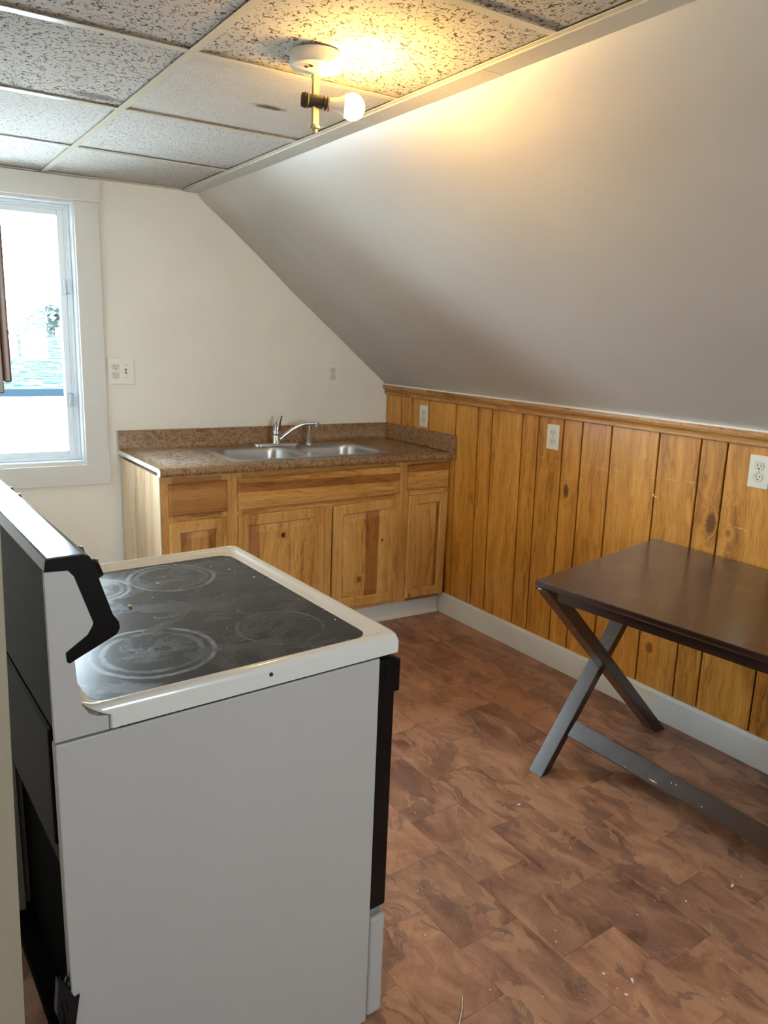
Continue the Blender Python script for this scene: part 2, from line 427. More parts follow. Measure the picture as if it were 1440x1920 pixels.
# cap molding on the paneling
prof = [(-.004, 1.172), (.014, 1.172), (.019, 1.176), (.019, 1.186), (.014, 1.190), (.016, 1.194), (.027, 1.203), (.030, 1.212), (.030, 1.226), (-.004, 1.226)]
def capmold(name, prof, M, y0, y1, bevel=0):
    bm = NB(); prism(bm, prof, lambda o, z: SW(o, y0, z + (.0 if True else 0)), lambda o, z: SW(o, y1, z + .004)); return struct(name, bm, M, bevel=bevel)
cap = capmold('trim_1', prof, M_cap, -.004, -5.2)
bm = NB()
rr = random.Random(3)
for k in range(70):   # nail and worm holes in the cap molding
    y = -1.0 - rr.random()**1.2*1.7; o = .0300; z = 1.226 - rr.random()*.018 + .001*abs(y)*.5
    lathe(bm, [(0, .0012+rr.random()*.0012), (.0006, .001)], SW(o+.0001, y, z), (-1, 0, 0), 6)
tag(obj('nail_holes', bm, M_slot, cap), kind='stuff')
bm = NB(); hexa(bm, [SW(-.004, 0, 1.225), SW(.031, 0, 1.2262), SW(.028, 0, 1.232), SW(-.004, 0, 1.238)], [SW(-.004, -5.2, 1.229), SW(.031, -5.2, 1.2302), SW(.028, -5.2, 1.236), SW(-.004, -5.2, 1.242)])
struct('trim_2', bm, M_caulk)
# baseboard of the knee wall
bm = NB()
prof = [(-.004, .0005), (.013, .0005), (.013, .105), (.009, .118), (-.004, .120)]
prism(bm, prof, lambda o, z: (-o - .0, -.53, z), lambda o, z: (-o, -5.2, z*1.02))
struct('baseboard_right', bm, M_base)

# sloped ceiling
prof = [(-1.150, None), (-1.111, 2.1015), (-.994, 2.0098), (-.8124, 1.8584), (-.6368, 1.7072), (-.3714, 1.4948), (-.046, 1.2290)]
bm = NB()
ys = [0.14, -.6, -1.2, -1.8, -2.4, -3.0, -3.6, -4.4, -5.3]
rows = []
for y in ys:
    row = []
    for x, z in prof:
        yy = y if y < .1 else -KS*x + .02
        row.append(bm.verts.new((x, yy, cz(x, y) + .004 if z is None else z)))
    rows.append(row)
top = []
for y in ys: top.append([bm.verts.new((x + .10, y + .03, (cz(x, y) if z is None else z) + .10)) for x, z in prof])
for grid in (rows, top):
    for a, b_ in zip(grid, grid[1:]):
        for i in range(len(prof)-1): bm.faces.new((a[i], a[i+1], b_[i+1], b_[i]))
n_ = len(prof)
for i in range(n_-1):
    bm.faces.new((rows[0][i], rows[0][i+1], top[0][i+1], top[0][i])); bm.faces.new((rows[-1][i], rows[-1][i+1], top[-1][i+1], top[-1][i]))
for k in range(len(ys)-1):
    bm.faces.new((rows[k][0], rows[k+1][0], top[k+1][0], top[k][0])); bm.faces.new((rows[k][-1], rows[k+1][-1], top[k+1][-1], top[k][-1]))
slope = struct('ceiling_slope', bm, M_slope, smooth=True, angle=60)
# caulk bead with chipped lips where end wall meets slope
bm = NB()
rr = random.Random(5)
P = [(x, z) for x, z in [(-1.15, 2.136)] + prof[1:]]
for (xa, za), (xb, zb) in zip(P, P[1:]):
    nseg = max(2, int(math.hypot(xb-xa, zb-za)/.035))
    for s in range(nseg):
        t0, t1 = s/nseg, (s+1)/nseg
        r0 = .0014 + .0022*rr.random()
        p = [Vector(SH(xa+(xb-xa)*t, -.001, za+(zb-za)*t - .001)) for t in (t0, t1)]
        tube(bm, p, [r0, r0*.8], 6)
tag(obj('caulk_bead', bm, M_trimw, wall_back), kind='stuff')
bm = NB()
for (z, w) in [(1.176, .004), (1.15, .005), (1.125, .007), (1.10, .006), (1.07, .009), (1.045, .011), (1.02, .008), (1.008, .005)]:
    tube(bm, [SH(-.036-w*.3, -.002, z-.014), SH(-.036-w*.3, -.003, z+.014)], [w*.5, w*.4], 7)
tag(obj('plaster_ridge', bm, M_trimw, wall_back), kind='stuff')

# ------------------------------------------------------------------ suspended ceiling
bm = NB(); 
hexa(bm, [(-3.5, .3, cz(-3.5, .3)+.05), (-1.0, .3, cz(-1, .3)+.05), (-1.0, .3, cz(-1, .3)+.12), (-3.5, .3, cz(-3.5, .3)+.12)],
     [(-3.5, -5.3, cz(-3.5, -5.3)+.05), (-1.0, -5.3, cz(-1, -5.3)+.05), (-1.0, -5.3, cz(-1, -5.3)+.12), (-3.5, -5.3, cz(-3.5, -5.3)+.12)])
ceiling = struct('ceiling', bm, M_tileC)
SK = .045
def cy_(x, y0): return y0 - SK*(x + 1.836)
XM = [-3.056, -1.836]          # main tees (centres)
XE = -1.224
YT = [-.440 - .6115*k for k in range(8)]
def slab(bm, quad, d0, d1):
    a = [(x, y, cz(x, y) + d0) for x, y in quad]; b_ = [(x, y, cz(x, y) + d1) for x, y in quad]
    hexa(bm, a, b_)
for x in XM:
    bm = NB(); slab(bm, [(x-.012, -.05 - KS*x + .04), (x+.012, -.05 - KS*x + .04), (x+.012, -5.2), (x-.012, -5.2)], 0, .0015)
    slab(bm, [(x-.001, .05), (x+.001, .05), (x+.001, -5.2), (x-.001, -5.2)], .001, .03)
    obj('main_tee', bm, M_tee, ceiling)
cells = [(-3.48, XM[0]), (XM[0], XM[1]), (XM[1], XE)]
for ci, (xa, xb) in enumerate(cells):
    for y in YT:
        bm = NB(); e0, e1 = xa + .012, xb - (.012 if ci < 2 else 0)
        slab(bm, [(e0, cy_(e0, y)+.012), (e1, cy_(e1, y)+.012), (e1, cy_(e1, y)-.012), (e0, cy_(e0, y)-.012)], .0006, .0022)
        obj('cross_tee', bm, M_tee, ceiling)
    edges = [None] + YT + [None]
    for r, (ya, yb) in enumerate(zip(edges, edges[1:])):
        def yl(x, y, s): return (-KS*x - .002 if s > 0 else -5.2) if y is None else cy_(x, y)
        e0, e1 = xa + .003, xb - .003
        q = [(e0, yl(e0, ya, 1)-.002), (e1, yl(e1, ya, 1)-.002), (e1, yl(e1, yb, -1)+.002), (e0, yl(e0, yb, -1)+.002)]
        bm = NB(); slab(bm, q, .0065 + .0015*random.random(), .020)
        if ci == 2: M_ = [M_tileC, M_tileC, M_tileB, M_tileA][min(r, 3)]
        else: M_ = [M_tileC, M_tileC, M_tileA, M_tileA][min(r, 3)]
        obj('ceiling_tile', bm, M_, ceiling)
bm = NB(); slab(bm, [(XE-.008, .03), (XE+.010, .03), (XE+.010, -5.2), (XE-.008, -5.2)], -.0008, .002)
obj('wall_angle', bm, M_tee, ceiling)
bm = NB(); slab(bm, [(-3.4, -KS*-3.4 - .0), (-1.2, -KS*-1.2), (-1.2, -KS*-1.2-.010), (-3.4, -KS*-3.4-.010)], -.0004, .002)
obj('wall_angle', bm, M_tee, ceiling)
bm = NB()
yb = [.07, -.5, -1.1, -1.75, -2.05, -2.9, -5.2]
for k, (a, b_) in enumerate(zip(yb, yb[1:])):
    s = .003*(k % 2)
    slab(bm, [(XE+.006, a), (-1.145+s, a), (-1.145+s, b_), (XE+.006, b_)], -.0045-.0008*(k % 2), .003)
struct('trim_3', bm, M_tape)

# ------------------------------------------------------------------ other walls of the room (beside and behind the camera)
bm = NB(); box(bm, -3.5, -3.4, -5.3, .35, 0, 2.35); box(bm, -2.86, -2.76, -2.96, .18, 0, 2.22); struct('wall_left', bm, M_wall)
bm = NB()
RX0, RX1, RZ0, RZ1 = -2.12, -1.46, 1.05, 1.93  # opening for the added fill window
for x0, x1, z0, z1 in ((-3.5, RX0, 0, 2.35), (RX0, RX1, 0, RZ0), (RX0, RX1, RZ1, 2.35)): box(bm, x0, x1, -5.32, -5.2, z0, z1)
prism(bm, [(RX1, 0), (.12, 0), (.12, 1.35), (-.9, 2.3), (RX1, 2.35)], lambda x, z: (x, -5.32, z), lambda x, z: (x, -5.2, z))
struct('wall_front', bm, M_wall)
# wall end whose painted edge stands at the left of the view
bm = NB()
hexa(bm, [(-3.4, -2.93, 0), (-2.586, -2.93, 0), (-2.556, -3.017, 0), (-3.4, -3.017, 0)],
         [(-3.4, -2.93, 2.17), (-2.533, -2.93, 2.17), (-2.503, -3.017, 2.17), (-3.4, -3.017, 2.17)])
struct('wall_partition', bm, M_jamb, bevel=.002)

# ------------------------------------------------------------------ window
win = sempty('window_1')
def wbox(bm, x0, x1, v0, v1, z0, z1): box(bm, x0, x1, -v1, -v0, z0, z1, SH)   # v: toward the room
def ring(bm, x0, x1, z0, z1, w, v0, v1, wb=None):
    wb = wb or w
    wbox(bm, x0, x0+w, v0, v1, z0, z1); wbox(bm, x1-w, x1, v0, v1, z0, z1)
    wbox(bm, x0+w, x1-w, v0, v1, z1-w, z1); wbox(bm, x0+w, x1-w, v0, v1, z0, z0+wb)
bm = NB(); wbox(bm, -1.7165, -1.612, -.001, .018, .84, 2.0385); obj('side_casing', bm, M_trimw, win, bevel=.0015)
bm = NB(); wbox(bm, -2.57, -2.4695, -.001, .018, .84, 2.0385); obj('side_casing', bm, M_trimw, win, bevel=.0015)
bm = NB(); wbox(bm, -2.58, -1.603, -.001, .022, 2.0385, 2.135); obj('head_casing', bm, M_trimw, win, bevel=.0015)
bm = NB(); wbox(bm, -2.58, -1.607, -.001, .021, .744, .8405); obj('apron', bm, M_trimw, win, bevel=.0015)
bm = NB(); ring(bm, WX0-.002, WX1+.002, WZ0-.002, WZ1+.002, .010, -.15, .0); obj('jamb_liner', bm, M_vinyl, win)
bm = NB(); ring(bm, WX0+.008, WX1-.008, WZ0+.008, WZ1-.008, .014, -.095, -.050); obj('outer_frame', bm, M_vinyl, win, bevel=.002)
bm = NB(); ring(bm, WX0+.021, WX1-.021, WZ0+.021, WZ1-.021, .010, -.100, -.058); obj('frame_stop', bm, M_vinyl, win, bevel=.002)
bm = NB(); ring(bm, WX0+.030, WX1-.0305, WZ0+.022, WZ1-.028, .028, -.11, -.064); sash = obj('sash', bm, M_vinyl, win, bevel=.003)
bm = NB(); wbox(bm, WX0+.05, WX1-.05, -.090, -.086, WZ0+.04, WZ1-.05)
Mg, nt, b = mat('window_glass'); n = N(nt)
tr = n.new('ShaderNodeBsdfTransparent'); gl = n.new('ShaderNodeBsdfGlossy'); gl.inputs['Roughness'].default_value = .02
fr = n.new('ShaderNodeFresnel'); fr.inputs[0].default_value = 1.25; mx = n.new('ShaderNodeMixShader')
tr.inputs[0].default_value = (.97, .99, .99, 1)
n.put(mx.inputs[0], fr.outputs[0]); n.put(mx.inputs[1], tr.outputs[0]); n.put(mx.inputs[2], gl.outputs[0])
n.put(nt.nodes['Material Output'].inputs['Surface'], mx.outputs[0])
obj('pane', bm, Mg, sash)
for z in (1.665, 1.145):
    bm = NB(); wbox(bm, -1.764, -1.752, -.066, -.052, z-.033, z+.033); wbox(bm, -1.748, -1.738, -.060, -.040, z-.030, z+.030)
    tube(bm, [SH(-1.750, .050, z-.028), SH(-1.750, .050, z+.028)], .004, 8)
    h = obj('hinge', bm, plain('hinge_metal', (.42, .50, .56), .35, .4), win, bevel=.0015)
# unseen window added behind the camera to let in fill light
fill_win = sempty('added_fill_window')
bm = NB()
for x0, x1, z0, z1 in ((RX0, RX0+.05, RZ0, RZ1), (RX1-.05, RX1, RZ0, RZ1), (RX0+.05, RX1-.05, RZ1-.05, RZ1), (RX0+.05, RX1-.05, RZ0, RZ0+.05), (-1.815, -1.785, RZ0+.05, RZ1-.05)):
    box(bm, x0, x1, -5.30, -5.22, z0, z1)
obj('sash', bm, M_vinyl, fill_win, bevel=.003)
bm = NB()
for x0, x1, z0, z1 in ((RX0-.09, RX0, RZ0-.09, RZ1+.09), (RX1, RX1+.09, RZ0-.09, RZ1+.09), (RX0, RX1, RZ1, RZ1+.09), (RX0, RX1, RZ0-.09, RZ0)):
    box(bm, x0, x1, -5.201, -5.18, z0, z1)
obj('added_window_casing', bm, M_trimw, fill_win, bevel=.002)

# ------------------------------------------------------------------ electrical plates
def frame_on(origin, right, up):
    right = Vector(right).normalized(); up = Vector(up).normalized(); out = right.cross(up)
    o = Vector(origin)
    return lambda a, b, c: o + right*a + up*b + out*c
def rbox(bm, F, x0, x1, y0, y1, z0, z1, r=.002, top_in=0.0, n=3):
    a = rrect(x0, x1, y0, y1, r, n); t = rrect(x0+top_in, x1-top_in, y0+top_in, y1-top_in, max(r, .0008), n)
    loft(bm, [[F(x, y, z0) for x, y in a], [F(x, y, z1-top_in*.6) for x, y in a], [F(x, y, z1) for x, y in t]])
def receptacle(parent, F, cx):
    for s in (1, -1):
        cyy = s*.0195
        bm = NB()
        pts = []
        for k in range(24):
            a = 2*PI*k/24; x = .0172*math.cos(a); y = max(-.0138, min(.0138, .0172*math.sin(a))); pts.append((cx+x, cyy+y))
        loft(bm, [[F(x, y, .004) for x, y in pts], [F(x, y, .0068) for x, y in pts]])
        r = obj('receptacle', bm, M_recept, parent)
        bm = NB()
        for dx, h in ((-.0063, .0044), (.0063, .0037)):
            hexa(bm, [F(cx+dx-.0011, cyy+.0035-h, .0065), F(cx+dx+.0011, cyy+.0035-h, .0065), F(cx+dx+.0011, cyy+.0035+h, .0065), F(cx+dx-.0011, cyy+.0035+h, .0065)],
                     [F(cx+dx-.0011, cyy+.0035-h, .0071), F(cx+dx+.0011, cyy+.0035-h, .0071), F(cx+dx+.0011, cyy+.0035+h, .0071), F(cx+dx-.0011, cyy+.0035+h, .0071)])
        pts = [(cx+.0026*math.cos(2*PI*k/10), cyy-.0075+.0026*math.sin(2*PI*k/10)) for k in range(10)]
        loft(bm, [[F(x, y, .0065) for x, y in pts], [F(x, y, .0071) for x, y in pts]])
        obj('slots', bm, M_slot, r)
        bm = NB()   # thin shadow ring around the face
        loft(bm, [[F(cx+(x-cx)*1.07, cyy+(y-cyy)*1.07, .0035) for x, y in [(cx+max(-1, min(1, math.cos(2*PI*k/24)))*.0172, cyy+max(-.0138, min(.0138, .0172*math.sin(2*PI*k/24)))) for k in range(24)]],
                  [F(cx+(x-cx)*1.07, cyy+(y-cyy)*1.07, .0055) for x, y in [(cx+max(-1, min(1, math.cos(2*PI*k/24)))*.0172, cyy+max(-.0138, min(.0138, .0172*math.sin(2*PI*k/24)))) for k in range(24)]]])
        obj('gap', bm, M_slot, r)
def screw(parent, F, x, y):
    bm = NB(); pts = [(x+.003*math.cos(2*PI*k/12), y+.003*math.sin(2*PI*k/12)) for k in range(12)]
    loft(bm, [[F(a, b, .004) for a, b in pts], [F(a, b, .0062) for a, b in pts]])
    s = obj('screw', bm, M_cream, parent)
def outlet(name, label, F0, w, h, M, kind='outlet', group=None):
    t = thing(name, label, kind, F0(0, 0, 0), 0, group)
    loc = Vector(F0(0, 0, 0)); F = lambda a, b, c: Vector(F0(a, b, c)) - loc
    if kind == 'outlet':
        bm = NB(); rbox(bm, F, -w/2, w/2, -h/2, h/2, 0, .0055, .003, .0025); obj('cover_plate', bm, M, t)
        receptacle(t, F, 0); screw(t, F, 0, 0)
    else:
        bm = NB(); rbox(bm, F, -w/2, w/2, -h/2, h/2, 0, .0055, .003, .0025); obj('cover_plate', bm, M, t)
        receptacle(t, F, -.024)
        for y in (.03, -.03): screw(t, F, .024, y)
        bm = NB(); rbox(bm, F, .024-.005, .024+.005, -.012, .012, .004, .0060, .001); obj('toggle_surround', bm, M_slot, t)
        bm = NB(); hexa(bm, [F(.0198, -.010, .005), F(.0282, -.010, .005), F(.0282, .006, .005), F(.0198, .006, .005)],
                        [F(.0208, .002, .017), F(.0272, .002, .017), F(.0272, .008, .015), F(.0208, .008, .015)])
        obj('toggle', bm, M_recept, t, bevel=.0008)
    return t
backR = Vector((1, -KS, 0))
outlet('switch_and_outlet', 'ivory two-gang plate with outlet and light switch beside the window', frame_on(SH(-1.5375, -.0005, 1.2865), backR, (0, 0, 1)), .125, .125, M_plateW, 'switch')
outlet('wall_outlet', 'white duplex outlet on the plain end wall above the sink', frame_on(SH(-.3927, -.0005, 1.285), backR, (0, 0, 1)), .079, .125, M_plateW)
def sideF(y, z): return frame_on(SW(.0003, y, z), (0, -1, 0), Vector((-LE, 0, 1)))
outlet('wall_outlet', 'ivory outlet on the wood paneling just above the side backsplash', sideF(-.362, 1.080), .071, .119, M_plate)
outlet('wall_outlet', 'ivory duplex outlet on the paneling between the sink counter and the table', sideF(-1.3165, 1.086), .071, .114, M_plate)
outlet('wall_outlet', 'ivory duplex outlet on the paneling above the table, at the right edge', sideF(-2.281, 1.087), .074, .116, M_plate)

# ------------------------------------------------------------------ base cabinets
def CT(x, y, z): return SH(x, y, z)
FV = .585                                  # face-frame plane, distance from the end wall
def cbox(bm, x0, x1, v0, v1, z0, z1): box(bm, x0, x1, -v1, -v0, z0, z1, SH)
def face(name, x0, x1, z0, z1, M, parent, zl=None, zr=None):
    """slab drawer front with an eased edge; z0/z1 may rise to the right"""
    bm = NB()
    (a0, a1), (b0, b1) = (z0 if isinstance(z0, tuple) else (z0, z0)), (z1 if isinstance(z1, tuple) else (z1, z1))
    def L(v, i):
        return [SH(x0+i, -v, a0+i), SH(x1-i, -v, a1+i), SH(x1-i, -v, b1-i), SH(x0+i, -v, b0-i)]
    loft(bm, [L(FV, 0), L(FV+.013, 0), L(FV+.019, .007)])
    return obj(name, bm, M, parent)
def panel_door(x0, x1, z0, z1, parent, sw=.050, arch=0):
    (a0, a1), (b0, b1) = (z0 if isinstance(z0, tuple) else (z0, z0)), (z1 if isinstance(z1, tuple) else (z1, z1))
    def P(v, i): return [SH(x0+i, -v, a0+i), SH(x1-i, -v, a1+i), SH(x1-i, -v, b1-i), SH(x0+i, -v, b0-i)]
    bm = NB()
    loops = [P(FV+.004, sw+.002), P(FV+.012, sw+.002), P(FV+.019, sw-.003), P(FV+.019, .006), P(FV+.014, 0), P(FV+.0005, 0), P(FV+.0005, sw+.002)]
    L = [[bm.verts.new(p) for p in lp] for lp in loops]
    for a, b in zip(L, L[1:]):
        for i in range(4): bm.faces.new((a[i], a[(i+1) % 4], b[(i+1) % 4], b[i]))
    for i in range(4): bm.faces.new((L[-1][i], L[-1][(i+1) % 4], L[0][(i+1) % 4], L[0][i]))
    d = obj('door', bm, M_hf, parent)
    bm = NB()
    q = sw + .034 if x1 - x0 > .3 else sw + .026
    L = loft(bm, [P(FV+.003, sw+.001), P(FV+.008, sw+.001), P(FV+.010, sw+.006), P(FV+.017, q), P(FV+.0175, q+.003)])
    obj('raised_panel', bm, M_hv, d)
    return d
def cabinet(label, x0, x1, ztop, ends=None):
    t = thing('base_cabinet', label, 'cabinet', (0, 0, 0))
    bm = NB()
    # carcass: bottom, back, sides
    cbox(bm, x0, x0+.015, .012, FV-.02, .105, ztop-.002); cbox(bm, x1-.015, x1, .012, FV-.02, .105, ztop-.002)
    cbox(bm, x0+.015, x1-.015, .012, FV-.02, .105, .12); cbox(bm, x0+.015, x1-.015, .012, .02, .12, ztop-.2)
    obj('carcass', bm, M_side, t)
    return t
ZL = .868
# left unit
c1 = cabinet('knotty hickory drawer base cabinet at the left end under the laminate counter', -1.552, -1.234, ZL)
bm = NB()
for s in range(10):   # end panel staves
    pass
cbox(bm, -1.5575, -1.552, .012, FV-.012, .10, ZL-.001)
obj('end_panel', bm, M_side, c1)
bm = NB(); cbox(bm, -1.5585, -1.5535, FV-.020, FV-.0005, .10, ZL-.006); obj('raw_edge', bm, plain('pale_raw_edge', (.72, .58, .40), .6), c1)
def fframe(t, x0, x1, zt, st0, st1, mid):
    bm = NB(); v0, v1 = FV-.019, FV
    cbox(bm, x0, x0+st0, v0, v1, .105, zt); obj('stile', bm, M_hf, t, bevel=.0008)
    bm = NB(); cbox(bm, x1-st1, x1, v0, v1, .105, zt); obj('stile', bm, M_hf, t, bevel=.0008)
    for z0, z1 in ((zt-.038, zt), (mid-.022, mid+.022), (.105, .145)):
        bm = NB(); cbox(bm, x0+st0, x1-st1, v0, v1-.0006, z0, z1); obj('rail', bm, M_hh, t, bevel=.0008)
fframe(c1, -1.552, -1.234, ZL, .050, .045, .680)
face('drawer_front', -1.522, -1.258, (.690, .694), (.834, .838), M_hh, c1)
panel_door(-1.524, -1.262, .130, (.661, .668), c1)
# sink unit
c2 = cabinet('wide hickory sink base cabinet with two raised-panel doors and false drawer front', -1.2335, -.3105, ZL+.004)
fframe(c2, -1.2335, -.3105, ZL+.004, .050, .046, .680)
bm = NB(); cbox(bm, -.757, -.716, FV-.019, FV-.0003, .146, .658); obj('stile', bm, M_hf, c2)
face('false_front', -1.2055, -.334, (.692, .708), (.840, .857), M_hh, c2)
panel_door(-1.2055, -.7625, (.128, .130), (.665, .675), c2, .050)
panel_door(-.712, -.330, (.130, .124), (.672, .688), c2, .050)
# right unit
c3 = cabinet('narrow hickory base cabinet beside the paneled knee wall', -.310, -.020, ZL+.008)
fframe(c3, -.310, -.020, ZL+.008, .050, .020, .704)
face('drawer_front', -.284, -.028, (.720, .722), (.855, .864), M_hh, c3)
panel_door(-.274, -.026, (.126, .124), (.692, .697), c3, .048)
bm = NB(); cbox(bm, -.0195, -.004, FV-.03, FV-.002, .12, .872); obj('filler_strip', bm, M_groove, c3)
# toe kick
bm = NB(); cbox(bm, -1.545, -.018, .534, .546, 0, .104); kick = struct('baseboard_kick', bm, M_base)
bm = NB(); prism(bm, [(.546, 0), (.556, 0), (.554, .014), (.547, .022)], lambda v, z: SH(-1.545, -v, z+.0003), lambda v, z: SH(-.019, -v, z+.0003)); obj('shoe_molding', bm, plain('shoe_paint', (.72, .71, .62), .4), kick)

# ------------------------------------------------------------------ countertop
def CZ(x, y, z): # the top rises very slightly toward the room and the right
    return (x, y - KS*x, z + .0045*(x + 1.57) - .0035*y)
ZC = .9075
prof = [(.0, ZC+.089), (.004, ZC+.0925), (.018, ZC+.0925), (.0215, ZC+.088), (.0215, ZC+.020), (.024, ZC+.010), (.030, ZC+.003), (.040, ZC), (.600, ZC), (.612, ZC+.0012), (.622, ZC+.001), (.632, ZC-.003),
        (.6385, ZC-.010), (.6405, ZC-.020), (.638, ZC-.030), (.632, ZC-.036), (.600, ZC-.036), (.600, ZC-.020), (.0, ZC-.020)]
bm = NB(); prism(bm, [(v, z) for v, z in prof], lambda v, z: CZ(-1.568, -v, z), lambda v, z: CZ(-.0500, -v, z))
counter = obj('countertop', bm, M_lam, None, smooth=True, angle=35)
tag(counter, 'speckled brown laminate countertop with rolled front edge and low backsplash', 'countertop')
SX0, SX1, SV0, SV1 = -1.212, -.346, .092, .560
bmc = NB(); box(bmc, SX0+.02, SX1-.02, -SV1+.02, -SV0-.02, .80, .99, SH)
cut = obj('cutter', bmc)
md = counter.modifiers.new('b', 'BOOLEAN'); md.object = cut; md.operation = 'DIFFERENCE'; md.solver = 'EXACT'
dg = bpy.context.evaluated_depsgraph_get(); me = bpy.data.meshes.new_from_object(counter.evaluated_get(dg)); counter.modifiers.clear(); counter.data = me
bpy.data.objects.remove(cut)
# aluminium/laminate end strip
bm = NB(); prism(bm, [(v, z) for v, z in prof if v >= .0], lambda v, z: CZ(-1.571, -v, z), lambda v, z: CZ(-1.5683, -v, z))
obj('end_cap', bm, plain('pale_end_strip', (.62, .60, .56), .35), counter)
bm = NB()
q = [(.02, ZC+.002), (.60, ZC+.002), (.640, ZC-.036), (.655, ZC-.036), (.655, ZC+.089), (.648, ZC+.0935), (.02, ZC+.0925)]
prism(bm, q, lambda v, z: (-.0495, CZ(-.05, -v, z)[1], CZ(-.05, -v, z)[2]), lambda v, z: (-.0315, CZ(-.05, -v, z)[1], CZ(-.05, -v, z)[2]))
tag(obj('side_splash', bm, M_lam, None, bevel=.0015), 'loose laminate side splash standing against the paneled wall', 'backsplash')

# ------------------------------------------------------------------ sink
sk = thing('kitchen_sink', 'double-bowl stainless steel drop-in sink set in the laminate counter', 'sink', (0, 0, 0))
zt = CZ(-.78, -.33, ZC)[2]
def SZ(x, v, z): return CZ(x, -v, z)
ZR = ZC + .0035
outer = rrect(SX0, SX1, SV0, SV1, .022, 5)
bowls = [rrect(-1.172, -.800, .185, .528, .075, 7), rrect(-.752, -.386, .185, .528, .075, 7)]
bm = NB()
def loop_e(pts, z):
    vs = [bm.verts.new(SZ(x, v, z)) for x, v in pts]
    es = [bm.edges.new((vs[i], vs[(i+1) % len(vs)])) for i in range(len(vs))]
    return vs, es
vo, eo = loop_e(rrect(SX0+.006, SX1-.006, SV0+.006, SV1-.006, .018, 5), ZR)
alle = list(eo)
for p in bowls: alle += loop_e(p, ZR)[1]
bmesh.ops.triangle_fill(bm, use_beauty=True, edges=alle)
b0 = [bm.verts.new(SZ(x, v, ZC+.0006)) for x, v in outer]
for i in range(len(b0)): bm.faces.new((b0[i], b0[(i+1) % len(b0)], vo[(i+1) % len(vo)], vo[i]))
obj('rim', bm, M_steel, sk, smooth=True, angle=30)
for (x0, x1) in ((-1.172, -.800), (-.752, -.386)):
    bm = NB(); loops = []
    for ins, z, r in ((0, ZR, .075), (.004, ZR-.004, .073), (.008, ZR-.02, .07), (.018, ZR-.10, .065), (.030, ZR-.145, .055), (.060, ZR-.158, .05), (.13, ZR-.162, .025)):
        loops.append([SZ(x, v, z) for x, v in rrect(x0+ins, x1-ins, .185+ins, .528-ins, r, 7)])
    L = loft(bm, loops, cap0=False)
    obj('bowl', bm, M_steel, sk, smooth=True, angle=60)
    bm = NB(); lathe(bm, [(0, .044), (.003, .042), (.002, .03), (-.004, .02)], SZ((x0+x1)/2, .355, ZR-.1615), (0, 0, 1), 24); obj('drain', bm, M_chrome, sk, smooth=True)

# ------------------------------------------------------------------ faucet
FX, FVV = -.793, .135
fz = CZ(FX, -FVV, ZR)[2] + .0015
fo = Vector(SH(FX, -FVV, fz))
fc = thing('faucet', 'single-lever chrome kitchen faucet with long swivel spout behind the sink bowls', 'faucet', fo)
bm = NB(); pts = rrect(-.125, .125, -.030, .030, .0299, 8)
loft(bm, [[(x, y - KS*x, 0) for x, y in pts], [(x, y - KS*x, .007) for x, y in pts], [(x*.97, y*.9 - KS*x, .011) for x, y in pts]])
obj('deck_plate', bm, M_chrome, fc, smooth=True, angle=50)
bm = NB(); lathe(bm, [(.010, .024), (.014, .024), (.018, .0215), (.050, .0215), (.052, .0200), (.055, .0215), (.074, .0215), (.080, .017)], (0, 0, 0), (0, 0, 1), 28); obj('body', bm, M_chrome, fc, smooth=True, angle=40)
bm = NB()
loops = []
for h, rx, ry, ox in ((.072, .0205, .0205, 0), (.090, .020, .020, .001), (.110, .017, .016, .005), (.128, .013, .010, .011), (.142, .010, .006, .017), (.152, .009, .004, .022), (.155, .005, .002, .024)):
    loops.append([(ox + rx*math.cos(2*PI*k/20), ry*math.sin(2*PI*k/20) - ox*.4, h) for k in range(20)])
loft(bm, loops); obj('lever', bm, plain('dark_chrome_lever', (.40, .41, .43), .15, 1), fc, smooth=True, angle=60)
bm = NB(); sp = [(.012, -.004, .028), (.04, -.012, .052), (.08, -.024, .084), (.12, -.036, .106), (.15, -.045, .113), (.185, -.055, .115), (.207, -.062, .114)]
tube(bm, [Vector(p) for p in sp], [.0115, .011, .0105, .010, .010, .0098, .0098], 14)
lathe(bm, [(0, .012), (.012, .0125), (.026, .0105)], (.207, -.062, .120), (0, 0, -1), 18); obj('spout', bm, M_chrome, fc, smooth=True, angle=50)
so = Vector(SH(-.600, -.128, CZ(-.6, -.128, ZR)[2]))
sp = thing('sink_sprayer', 'chrome side sprayer standing in its holder under the faucet spout end', 'sprayer', so)
bm = NB(); lathe(bm, [(0, .021), (.004, .021), (.010, .014), (.014, .012)], (0, 0, 0), (0, 0, 1), 22); obj('holder', bm, M_chrome, sp, smooth=True)
bm = NB(); lathe(bm, [(.012, .0105), (.03, .0115), (.07, .0125), (.098, .0145), (.108, .0145), (.112, .010)], (0, 0, 0), (0, 0, 1), 22); obj('spray_head', bm, M_chrome, sp, smooth=True)

